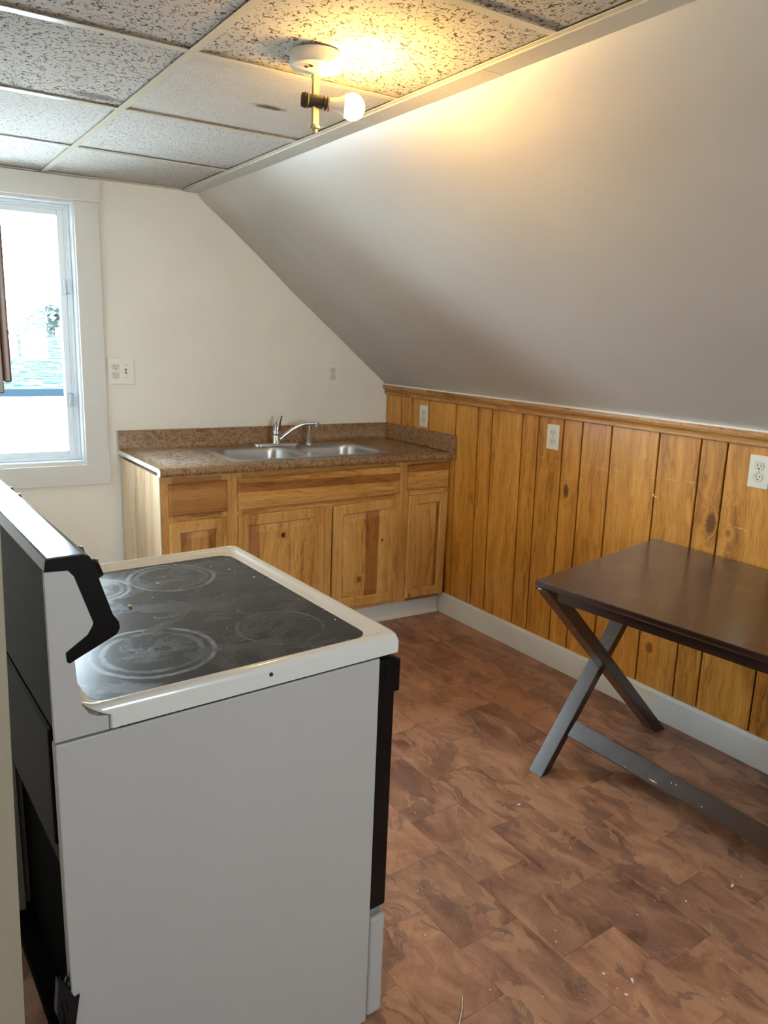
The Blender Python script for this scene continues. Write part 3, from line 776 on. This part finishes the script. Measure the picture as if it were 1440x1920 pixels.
# ------------------------------------------------------------------ stove
ST = thing('stove', 'white electric range with black glass cooktop standing in the foreground', 'stove', (-1.757, -2.530, 0), .030)
W = .748
def SB(name, x0, x1, y0, y1, z0, z1, M, bevel=.002, parent=ST):
    bm = NB(); box(bm, x0, x1, y0, y1, z0, z1); return obj(name, bm, M, parent, bevel=bevel)
D0 = -.655
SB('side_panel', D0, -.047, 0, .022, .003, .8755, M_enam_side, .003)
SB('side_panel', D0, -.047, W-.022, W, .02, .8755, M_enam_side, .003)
SB('front_frame', -.060, -.045, .022, W-.022, .03, .874, M_blackm)
SB('bottom_pan', -.63, -.05, .022, W-.022, .03, .06, M_blackmm)
SB('back_panel', -.628, -.618, .022, W-.022, .56, .90, M_blackm)
SB('lower_back', -.585, -.575, .022, W-.022, .03, .60, M_blackmm)
SB('vent_cover', -.640, -.628, .12, .60, .62, .84, M_blackm, .006)
for y0, y1 in ((.022, .045), (W-.045, W-.022)): SB('back_flange', -.650, -.600, y0, y1, .03, .57, plain('inner_flange', (.30, .30, .27), .5), .001)
# feet
for u, v in ((-.09, .05), (-.09, W-.05), (-.60, .05), (-.60, W-.05)):
    bm = NB(); lathe(bm, [(0, .016), (.008, .018), (.010, .008), (.03, .008)], (u, v, 0), (0, 0, 1), 14); obj('foot', bm, M_blackp, ST, smooth=True)
# cooktop rim
bm = NB()
def RL(ins, z, r, back=0): return [(x, y, z) for x, y in rrect(-.625, 0-ins, 0+ins, W-ins, r, 6)]
def RLi(a, bk, z, r): return [(x, y, z) for x, y in rrect(bk, -a, a, W-a, r, 6)]
loops = [RLi(.012, -.568, .8795, .006), RLi(0, -.5722, .8795, .006), RLi(0, -.5722, .9030, .006), RLi(.0005, -.586, .9080, .010), RLi(.0015, -.600, .9155, .016), RLi(.006, -.606, .920, .018), RLi(.011, -.608, .9218, .020),
         RLi(.018, -.606, .9215, .024), RLi(.024, -.602, .9170, .028), RLi(.030, -.598, .9125, .030), RLi(.034, -.594, .9120, .032), RLi(.040, -.590, .9090, .034), RLi(.044, -.587, .9078, .034)]
loft(bm, loops, cap0=False, cap1=False)
# underside ledge
obj('cooktop_rim', bm, M_enam, ST, smooth=True, angle=60)
SB('under_rim', -.56, -.02, .004, W-.004, .874, .8805, M_blackmm, 0)
def cook():
    M, nt, b = mat('black_ceramic_glass'); n = N(nt); v = n.coord()
    sm = n.smooth(n.noise(n.vmul(v, (1, 1.6, 1)), 7, 6, .7, .8), .42, .72)
    fine = n.smooth(n.noise(n.vmul(v, (2.2, 1, 1)), 32, 5, .75, 1.5), .50, .72)
    dirt = n.math('MULTIPLY', n.math('MULTIPLY', sm, fine), .34)
    for (x, y, r, s) in ((-.435, .190, .112, 1.0), (-.245, .590, .100, .8), (-.175, .175, .088, .30), (-.430, .585, .078, .9), (-.335, .39, .05, .25)):
        d = n.dist(n.vmul(n.vadd(v, (-x, -y, 0)), (1, 1, 0)), (0, 0, 0))
        d = n.math('ADD', d, n.math('MULTIPLY', n.math('SUBTRACT', n.noise(v, 22, 4, .6), .5), .012))
        g1 = n.math('SUBTRACT', 1, n.smooth(n.math('ABSOLUTE', n.math('SUBTRACT', d, r)), .001, .007))
        g2 = n.math('MULTIPLY', n.math('SUBTRACT', 1, n.smooth(n.math('ABSOLUTE', n.math('SUBTRACT', d, r*.80)), .001, .009)), .5)
        g3 = n.math('MULTIPLY', n.math('SUBTRACT', 1, n.smooth(d, r*.2, r*.75)), n.math('MULTIPLY', n.smooth(n.noise(v, 60, 5, .75, 1), .45, .7), .8))
        g = n.math('MULTIPLY', n.math('MAXIMUM', n.math('MAXIMUM', g1, g2), g3), n.math('MULTIPLY', n.smooth(n.noise(v, 14, 4, .7), .28, .62), s*.5))
        dirt = n.math('MAXIMUM', dirt, g)
    dirt = n.math('MAXIMUM', dirt, n.math('MULTIPLY', sm, .06))
    col = n.mix(dirt, (.010, .011, .014), (.34, .38, .43))
    dd = n.dist(n.vmul(n.vadd(v, (.395, -.47, 0)), (1, 1.4, 0)), (0, 0, 0))
    brown = n.math('MULTIPLY', n.math('SUBTRACT', 1, n.smooth(dd, .0, .05)), n.smooth(n.noise(v, 60, 4, .7), .48, .58))
    col = n.mix(brown, col, (.05, .022, .012))
    n.put(b.inputs['Base Color'], col)
    n.put(b.inputs['Roughness'], n.math('ADD', n.math('MULTIPLY', dirt, .5), n.ramp(sm, [(0, .24), (1, .40)])))
    return M
bm = NB(); pts = rrect(-.588, -.0435, .0435, W-.0435, .034, 6)
loft(bm, [[(x, y, .895) for x, y in pts], [(x, y, .9085) for x, y in pts]])
obj('glass_cooktop', bm, cook(), ST)
bm = NB(); lathe(bm, [(0, .004), (.002, .0035)], (-.290, -.0002, .902), (0, -1, 0), 10); obj('chip_mark', bm, M_slot, ST)
# backguard
white = [(-.655, .8795), (-.574, .8795), (-.574, .9035), (-.590, .9065), (-.603, .914), (-.612, .930), (-.617, .957), (-.620, 1.01), (-.592, 1.054), (-.590, 1.060), (-.614, 1.137), (-.622, 1.147), (-.655, 1.149)]
black = [(-.655, 1.1495), (-.652, 1.168), (-.648, 1.170), (-.602, 1.170), (-.592, 1.166), (-.587, 1.158), (-.584, 1.147), (-.576, 1.118), (-.561, 1.068), (-.553, 1.056), (-.551, 1.045), (-.556, 1.035), (-.612, 1.010), (-.627, 1.003), (-.631, 1.006), (-.632, 1.021), (-.598, 1.044), (-.591, 1.054), (-.5895, 1.061), (-.6135, 1.1375), (-.622, 1.1475)]
for ya, yb_ in ((0, .010), (W-.010, W)):
    bm = NB(); prism(bm, white, lambda u, z: (u, ya, z), lambda u, z: (u, yb_, z)); obj('backguard_end', bm, M_enam_side, ST, bevel=.001)
bm = NB(); inner = [(-.630, .882), (-.585, .905), (-.608, .914), (-.617, .930), (-.622, .957), (-.625, 1.01), (-.60, 1.054), (-.622, 1.14), (-.630, 1.148)]
prism(bm, inner, lambda u, z: (u, .010, z), lambda u, z: (u, W-.010, z)); obj('backguard_core', bm, M_enam, ST)
bm = NB(); prism(bm, black, lambda u, z: (u, -.002, z), lambda u, z: (u, W+.002, z)); bgt = obj('control_panel', bm, M_blackp, ST, bevel=.0015)
bm = NB(); prism(bm, [(-.650, .885), (-.634, .885), (-.634, 1.160), (-.650, 1.160)], lambda u, z: (u, .014, z), lambda u, z: (u, W-.014, z)); obj('backguard_cover', bm, M_blackm, ST, bevel=.003)
kd = Vector((1, 0, .33)).normalized()
for v in (.045, .125, W-.16, W-.08):
    bm = NB(); lathe(bm, [(-.002, .0185), (.002, .0185), (.003, .0165), (.0145, .0155), (.016, .014)], (-.581, v, 1.127), kd, 24)
    k = obj('knob', bm, M_blackp, ST, smooth=True)
    bm = NB(); hexa(bm, [Vector((-.581, v, 1.127)) + kd*.015 + Vector((0, a, 0)) + Vector((-.33, 0, 1)).normalized()*c for a, c in ((-.003, -.014), (.003, -.014), (.003, .014), (-.003, .014))],
                       [Vector((-.581, v, 1.127)) + kd*.018 + Vector((0, a, 0)) + Vector((-.33, 0, 1)).normalized()*c for a, c in ((-.003, -.014), (.003, -.014), (.003, .014), (-.003, .014))]); obj('grip', bm, M_blackp, k)
bm = NB(); hexa(bm, [(-.5895, .29, 1.10-.0), (-.5895, .46, 1.10), (-.5995+.004, .46, 1.14), (-.5995+.004, .29, 1.14)], [(-.5705, .29, 1.10), (-.5705, .46, 1.10), (-.5815, .46, 1.14), (-.5815, .29, 1.14)]); obj('clock_display', bm, M_glassd, ST)
# door, handle, drawer
SB('oven_door', -.044, -.002, .006, W-.006, .284, .868, M_blackp, .005)
SB('door_window', -.003, .0005, .14, W-.14, .40, .70, M_glassd, .0)
SB('door_handle', -.030, .009, .004, W-.004, .790, .862, M_blackp, .004)
SB('door_bottom_edge', -.040, -.012, .010, W-.010, .270, .285, plain('grey_bracket', (.20, .20, .19), .5), .002)
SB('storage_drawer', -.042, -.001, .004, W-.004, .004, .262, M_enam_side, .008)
# power cord and clamp at the back corner
bm = NB(); tube(bm, [(-.660, .016, .45), (-.670, .005, .43), (-.667, -.003, .40), (-.664, .005, .36), (-.664, .02, .30), (-.67, .05, .15), (-.69, .10, .03), (-.74, .2, .012)], .008, 10)
obj('power_cord', bm, M_blackp, ST, smooth=True)
bm = NB(); prism(bm, [(-.674, .46), (-.664, .452), (-.650, .418), (-.643, .420), (-.648, .39), (-.655, .345), (-.672, .36), (-.680, .40)], lambda u, z: (u, -.004, z), lambda u, z: (u, .014, z)); obj('cord_clamp', bm, M_blackp, ST)
# crumbs
bm = NB(); rr = random.Random(11)
def crumb(bm, c, s, rr):
    vs = bmesh.ops.create_icosphere(bm, subdivisions=1, radius=s)['verts']
    for v in vs: v.co = Vector((v.co.x*(.7+rr.random()*.8), v.co.y*(.7+rr.random()*.8), v.co.z*.55)) + Vector(c)
for (x, y, s) in [(-.10, .575, .0030), (-.095, .555, .0016), (-.13, .62, .0016), (-.075, .49, .0028), (-.29, .56, .0030), (-.335, .47, .0022), (-.06, .30, .0014), (-.058, .15, .0018), (-.21, .30, .0016), (-.055, .69, .003), (-.07, .66, .0018), (-.20, .68, .0014), (-.15, .66, .0013)]:
    crumb(bm, (x, y, .9088+s*.4), s, rr)
for k in range(40): crumb(bm, (-.06-.5*rr.random(), .06+.62*rr.random(), .9091), .0006+.0006*rr.random(), rr)
tag(obj('cooktop_crumbs', bm, plain('crumb_white', (.75, .72, .62), .7), ST), kind='stuff')
bm = NB(); crumb(bm, (-.395, .44, .911), .0045, rr)
tag(obj('food_bit', bm, plain('crumb_yellow', (.52, .46, .14), .6), ST), 'small yellow food crumb')

# ------------------------------------------------------------------ table
TB = thing('folding_table', 'dark espresso wooden table with crossed X legs by the paneled wall', 'table', (-.46, -2.5, 0))
tl = Vector(TB.location)
def tp(x, y, z): return Vector((x, y, z)) - tl
A = Vector((-.868, -2.057, 0)); Bc = Vector((-.040, -1.900, 0)); dn = Vector((math.cos(math.radians(-84.2)), math.sin(math.radians(-84.2)), 0)); df = Vector((math.cos(math.radians(-85.5)), math.sin(math.radians(-85.5)), 0))
ZT = .755
Cn = A + dn*1.20; Cf = Bc + df*1.36
Cf = Vector((min(Cf.x, -.03), Cf.y, 0)) if True else Cf
def poly(ins, z):
    c = (A + Bc + Cn + Cf)/4; out = []
    for p in (A, Bc, Cf, Cn): d = (p - c).normalized(); out.append(p - d*ins - tl + Vector((0, 0, z)))
    return out
bm = NB(); loft(bm, [poly(.008, ZT-.022), poly(0, ZT-.014), poly(0, ZT-.003), poly(.003, ZT)]); obj('tabletop', bm, M_esp, TB)
# aprons
def beam(name, p, q, w, h, up=(0, 0, 1), M=M_esp, bevel=.0015):
    p, q = Vector(p), Vector(q); d = (q-p).normalized(); up = Vector(up); s = d.cross(up).normalized(); u = s.cross(d).normalized()
    c = [s*w/2 + u*h/2, -s*w/2 + u*h/2, -s*w/2 - u*h/2, s*w/2 - u*h/2]
    bm = NB(); hexa(bm, [p + k for k in c], [q + k for k in c]); return obj(name, bm, M, TB, bevel=bevel)
ndir = (Bc - A).normalized()
a0 = A + ndir*.035 + dn*.075; a1 = Cn + ndir*.035 - dn*.075
beam('apron', tp(a0.x, a0.y, ZT-.040), tp(a1.x, a1.y, ZT-.040), .020, .036)
b0 = Bc - ndir*.045 + df*.075; b1 = Cf - ndir*.045 - df*.075
beam('apron', tp(b0.x, b0.y, ZT-.040), tp(b1.x, b1.y, ZT-.040), .020, .036)
def xlegs(oy, s):
    # leg falling toward the wall, leg rising toward the wall
    def leg(x0, x1, y, ya, h, zt):
        """board in the XZ plane, thickness .058 along y"""
        d = Vector((x1-x0, 0, zt)).normalized(); hx = h/abs(d.z)/2
        bm = NB()
        a = [tp(x0-hx, y-.029, 0), tp(x0+hx, y-.029, 0), tp(x0+hx, y+.029, 0), tp(x0-hx, y+.029, 0)]
        b_ = [tp(x1-hx, ya-.029, zt), tp(x1+hx, ya-.029, zt), tp(x1+hx, ya+.029, zt), tp(x1-hx, ya+.029, zt)]
        hexa(bm, a, b_); return obj('leg', bm, M_esp, TB, bevel=.002)
    l1 = leg(-.080, -.832, oy-.005, oy-.045, .042, ZT-.024)
    l2 = leg(-.728, -.115, oy+.010, oy+.055, .030, ZT-.024)
xlegs(-2.030, 1)
xlegs(-3.12, -1)
# stretcher between the two outer leg pairs, lying in the slope of the legs
h0 = .150; xx = -.728 + .612*h0/.73
sv = Vector((.612, 0, .731)).normalized()
p0 = tp(xx+.000, -2.052, h0); p1 = tp(xx+.000, -3.10, h0)
beam('stretcher', p0, p1, .020, .062, up=sv)
# wear: chipped paint on the stretcher and edges
bm = NB()
nrm = Vector((-.731, 0, .612)).normalized()
for (y, a, w, h) in [(-2.405, -.020, .034, .004), (-2.46, .004, .003, .006), (-2.475, .006, .003, .005), (-2.575, -.014, .005, .004), (-2.30, -.026, .004, .002)]:
    c = tp(xx, y, h0) + sv*a + nrm*.0103
    hexa(bm, [c + Vector((0, -w/2, 0)), c - sv*h/2, c + Vector((0, w/2, 0)), c + sv*h/2], [q + nrm*.0006 for q in (c + Vector((0, -w/2, 0)), c - sv*h/2, c + Vector((0, w/2, 0)), c + sv*h/2)])
c = tp(A.x+.030, A.y-.026, ZT-.0245)
hexa(bm, [c + Vector((-.030, .012, 0)), c + Vector((.004, -.012, 0)), c + Vector((.006, -.008, 0)), c + Vector((-.026, .016, 0))], [c + Vector((-.030, .012, -.0035)), c + Vector((.004, -.012, -.0035)), c + Vector((.006, -.008, -.0035)), c + Vector((-.026, .016, -.0035))])
tag(obj('paint_chips', bm, plain('bare_chip', (.70, .66, .58), .6), TB), kind='stuff')
bm = NB()   # curved and straight scratches on the tabletop
def arc(cx, cyy, rx, ry, a0, a1, w):
    pr = None
    for k in range(13):
        a = a0 + (a1-a0)*k/12; p = tp(cx+rx*math.cos(a), cyy+ry*math.sin(a), ZT+.0002); q = tp(cx+(rx-w)*math.cos(a), cyy+(ry-w)*math.sin(a), ZT+.0002)
        v = (bm.verts.new(p), bm.verts.new(q))
        if pr: bm.faces.new((pr[0], pr[1], v[1], v[0]))
        pr = v
arc(-.42, -2.43, .045, .045, math.radians(170), math.radians(290), .0016)
arc(-.22, -2.22, .03, .02, math.radians(20), math.radians(100), .0012)
tag(obj('surface_scratches', bm, plain('scratch_tone', (.16, .10, .075), .6), TB), kind='stuff')

# ------------------------------------------------------------------ ceiling light
LX, LY = -1.585, -1.845; LZ = cz(LX, LY)
lf = thing('ceiling_light', 'bare-bulb ceiling fixture with white round canopy and a side-mounted socket', 'light', (LX, LY, LZ))
bm = NB(); lathe(bm, [(-.004, .064), (.002, .0655), (.024, .0655), (.029, .063), (.034, .050), (.040, .020), (.041, .011), (.044, .009)], (0, 0, 0), (0, 0, -1), 40); cn = obj('canopy', bm, M_porc, lf, smooth=True, angle=28)
bm = NB()
for a, b_ in ((-.036, -.018), (-.030, -.030)): box(bm, a-.005, a+.003, b_-.003, b_+.003, -.0385, -.034)
obj('slot', bm, M_slot, cn)
bm = NB(); box(bm, -.0085, .0085, -.0045, .0045, -.158, -.040); box(bm, -.0100, .0100, -.006, .006, -.053, -.043); obj('stem', bm, M_cream, lf, bevel=.001)
bm = NB(); lathe(bm, [(.157, .010), (.160, .012), (.166, .012), (.168, .007), (.176, .006)], (0, 0, 0), (0, 0, -1), 16); obj('finial', bm, M_cream, lf, smooth=True)
bd = Vector((.1358, -.0764, -.0115)).normalized(); bc = Vector((-1.6099, -1.831, 2.0663)) - Vector((LX, LY, LZ)) + Vector((0, .0, .0))
bm = NB(); lathe(bm, [(-.008, .012), (-.006, .0165), (.004, .0185), (.006, .0165), (.010, .0185), (.014, .0155), (.048, .0155), (.052, .0185), (.057, .0165), (.060, .0190), (.064, .0165)], bc, bd, 26); obj('socket', bm, M_bake, lf, smooth=True, angle=30)
bm = NB(); lathe(bm, [(.062, .0135), (.072, .0145), (.088, .018), (.100, .0245), (.104, .0265)], bc, bd, 28); bs = obj('bulb_base', bm, M_bulbb, lf, smooth=True)
Me, nt, b = mat('glowing_bulb'); b.inputs['Base Color'].default_value = (.9, .88, .8, 1)
b.inputs['Emission Color'].default_value = (*BULB, 1); b.inputs['Emission Strength'].default_value = BULB_W
bm = NB(); c0, r0 = .122, .0315
prof = [(.103, .0262)] + [(c0 - r0*math.cos(a), r0*math.sin(a)) for a in [math.radians(x) for x in (60, 75, 90, 105, 120, 135, 150, 165, 176)]]
lathe(bm, prof, bc, bd, 28); obj('bulb', bm, Me, lf, smooth=True, angle=80)

# ------------------------------------------------------------------ upper cabinet at the far left
uc = thing('upper_cabinet', 'brown wooden wall cabinet whose corner shows at the left edge before the window', 'cabinet', (-2.991, -1.8, 1.376))
bm = NB(); box(bm, .233, .598, -.40, .35, -.002, .70); obj('carcass', bm, M_upper, uc, bevel=.002)
bm = NB(); box(bm, .5985, .611, -.402, .34, .017, .69); obj('door', bm, M_upper, uc, bevel=.003)

# ------------------------------------------------------------------ debris on the floor
M_chip = plain('white_paint_chip', (.80, .78, .72), .7)
chips = [(-.9266, -2.124, .0050, 'white angular paint chip on the floor near the table foot'),
         (-.6751, -2.7298, .0060, 'largest white paint chip, with a thin tail, at the right of the floor'),
         (-1.1976, -2.7839, .0050, 'white elongated paint chip on the floor toward the bottom of the view'),
         (-1.2443, -2.803, .0038, 'small white chip nearest the bottom edge of the view'),
         (-1.241, -2.734, .0035, 'curled pale chip just left of the elongated white chip'),
         (-.8458, -2.6946, .0030, 'tiny white chip between the table stretcher and the bottom of the view')]
for i, (x, y, s, lab) in enumerate(chips):
    r2 = random.Random(i); bm = NB(); vs = bmesh.ops.create_icosphere(bm, subdivisions=2, radius=1)['verts']
    for v in vs:
        k = 1 + .5*(r2.random()-.5); v.co = Vector((v.co.x*s*1.1*k, v.co.y*s*.7*k, (v.co.z+1)*s*.25*k))
    if i in (1, 2):
        tube(bm, [(-s*.6, 0, .001), (-s*1.6, s*.3, .0015), (-s*2.2, s*.2, .001)], [.0016, .001, .0005], 6)
    o = obj('paint_chip', bm, M_chip, None); o.location = (x, y, .0002); o.rotation_euler = (0, 0, r2.random()*3)
    tag(o, lab, 'debris')
bm = NB(); tube(bm, [(0, 0, .001), (.03, .025, .0015), (.055, .052, .001)], .0009, 6); tube(bm, [(0, -.001, .0012), (.02, -.016, .001), (.04, -.03, .001)], .0008, 6)
o = obj('straw', bm, M_chip, None); o.location = (-1.632, -2.650, .0006); tag(o, 'thin pale broken straw on the floor at the bottom beside the stove', 'debris')
bm = NB(); rr = random.Random(21)
for k in range(85):
    x = -1.55 + 1.1*rr.random()**1.3; y = -2.95 + 1.1*rr.random()
    if x > -.75 and y > -2.3: continue
    crumb(bm, (x, y, .0006), .0007 + .0014*rr.random()**2, rr)
tag(obj('floor_crumbs', bm, M_chip, None), 'tiny white crumbs and dust specks scattered over the brown floor', 'debris', kind='stuff')

# ------------------------------------------------------------------ outside the window
def out_mat(name, c, c2, sc): 
    M, nt, b = mat(name); n = N(nt); n.put(b.inputs['Base Color'], n.mix(n.smooth(n.noise(n.coord(4.), sc, 4, .6), .35, .65), c, c2)); b.inputs['Roughness'].default_value = .9; b.inputs['Specular IOR Level'].default_value = 0; return M
M_sh = out_mat('roof_shingle', (.030, .046, .042), (.045, .056, .050), 3)
nb = thing('neighbour_house', 'neighbouring house with grey shingled roof seen through the window', 'building', (-1.5, 10, -4))
def npv(x, y, z): return Vector((x, y, z)) - Vector((-1.5, 10, -4))
bm = NB(); box(bm, -8+1.5, 6+1.5, -1.7, 5.5, 0, 4.5); obj('house_wall', bm, out_mat('house_wall_white', (.82, .83, .84), (.75, .76, .78), 1.0), nb)
bm = NB(); hexa(bm, [npv(-8.3, 8.0, .60), npv(6.3, 8.0, .60), npv(6.3, 8.0, .54), npv(-8.3, 8.0, .54)], [npv(-8.3, 12.2, 1.20), npv(6.3, 12.2, 1.20), npv(6.3, 12.2, 1.10), npv(-8.3, 12.2, 1.10)])
hexa(bm, [npv(-8.3, 12.2, 1.20), npv(6.3, 12.2, 1.20), npv(6.3, 12.2, 1.10), npv(-8.3, 12.2, 1.10)], [npv(-8.3, 16, .60), npv(6.3, 16, .60), npv(6.3, 16, .54), npv(-8.3, 16, .54)])
rf = obj('roof', bm, M_sh, nb)
bm = NB(); rr = random.Random(2)
for r in range(26):
    t0 = r/26; y0 = 8.0 + 4.2*t0; z0 = .60 + .60*t0
    x = -1.6 + rr.random()*.3
    while x < 1.6:
        w = .10 + .14*rr.random(); d = .006 + .012*rr.random()
        if rr.random() < .8: hexa(bm, [npv(x, y0, z0+.001), npv(x+w-.02, y0, z0+.001), npv(x+w-.02, y0, z0+d), npv(x, y0, z0+d)], [npv(x, y0+.155, z0+.0225), npv(x+w-.02, y0+.155, z0+.0225), npv(x+w-.02, y0+.155, z0+.0245), npv(x, y0+.155, z0+.0245)])
        x += w
tag(obj('shingles', bm, out_mat('shingle_dark', (.017, .034, .032), (.050, .058, .054), 9), rf), kind='stuff')
bm = NB(); box(bm, -8.3+1.5, 6.3+1.5, -2.12, -2.0, 4.50, 4.605); obj('gutter', bm, plain('gutter_blue', (.004, .010, .015), .8, spec=.1), nb, bevel=.01)
bm = NB(); box(bm, -8.3+1.5, 6.3+1.5, 2.15, 2.28, 5.19, 5.235); obj('ridge_cap', bm, plain('ridge_white', (.8, .8, .8), .6), nb)
def tree(x, y, z0, h, r, label, seed, M):
    t = thing('distant_tree', label, 'tree', (x, y, -4))
    bm = NB(); tube(bm, [(0, 0, 0), (.1, 0, z0+4+h*.6)], [.18, .06], 8); obj('trunk', bm, M_upper, t)
    bm = NB(); rr = random.Random(seed)
    for k in range(420):
        a = rr.random()*2*PI; hh = rr.random(); rad = r*math.sqrt(rr.random())*(1-.75*hh)
        c = Vector((rad*math.cos(a), rad*math.sin(a), z0 + 4 + h*hh)); s = .07 + .10*rr.random()
        n1 = Vector((rr.random()-.5, rr.random()-.5, rr.random()-.5)).normalized(); a_, b_ = frame_dirs(n1)
        bm.faces.new([bm.verts.new(c + a_*s*math.cos(q) + b_*s*.6*math.sin(q)) for q in (0, 1.57, 3.14, 4.71)])
    tag(obj('foliage', bm, M, t), kind='stuff')
M_f1 = out_mat('far_foliage', (.034, .048, .045), (.052, .06, .056), 2); M_f2 = out_mat('dark_foliage', (.014, .026, .03), (.028, .04, .04), 2)
tree(1.97, 18.5, .81, 1.16, 1.33, 'bushy pale tree beyond the neighbouring roof, left of the conifer', 1, M_f1)
tree(2.98, 20.6, .78, 2.28, .62, 'darker narrow conifer beyond the neighbouring roof at the sash edge', 2, M_f2)
tree(.9, 23, .75, .62, 1.9, 'low hazy shrubs beyond the neighbouring roof at the far left', 3, M_f1)
up = thing('utility_pole', 'pale utility pole rising beyond the neighbouring roof', 'pole', (.67, 16.8, -4))
bm = NB(); tube(bm, [(0, 0, 0), (0, 0, 5.95)], [.06, .045], 10); obj('post', bm, plain('pole_wood', (.5, .5, .5), .8), up)
bm = NB(); box(bm, -.3, .3, -.03, .03, 5.55, 5.62); obj('crossarm', bm, plain('arm_wood', (.45, .45, .45), .8), up)
bm = NB(); box(bm, -30, 30, .8, 60, -4.3, -4.0); box(bm, -30, 30, -30, -5.8, -4.3, -4.0)
tag(obj('ground_outside', bm, out_mat('outside_ground', (.55, .57, .58), (.7, .72, .73), .3)), kind='structure')
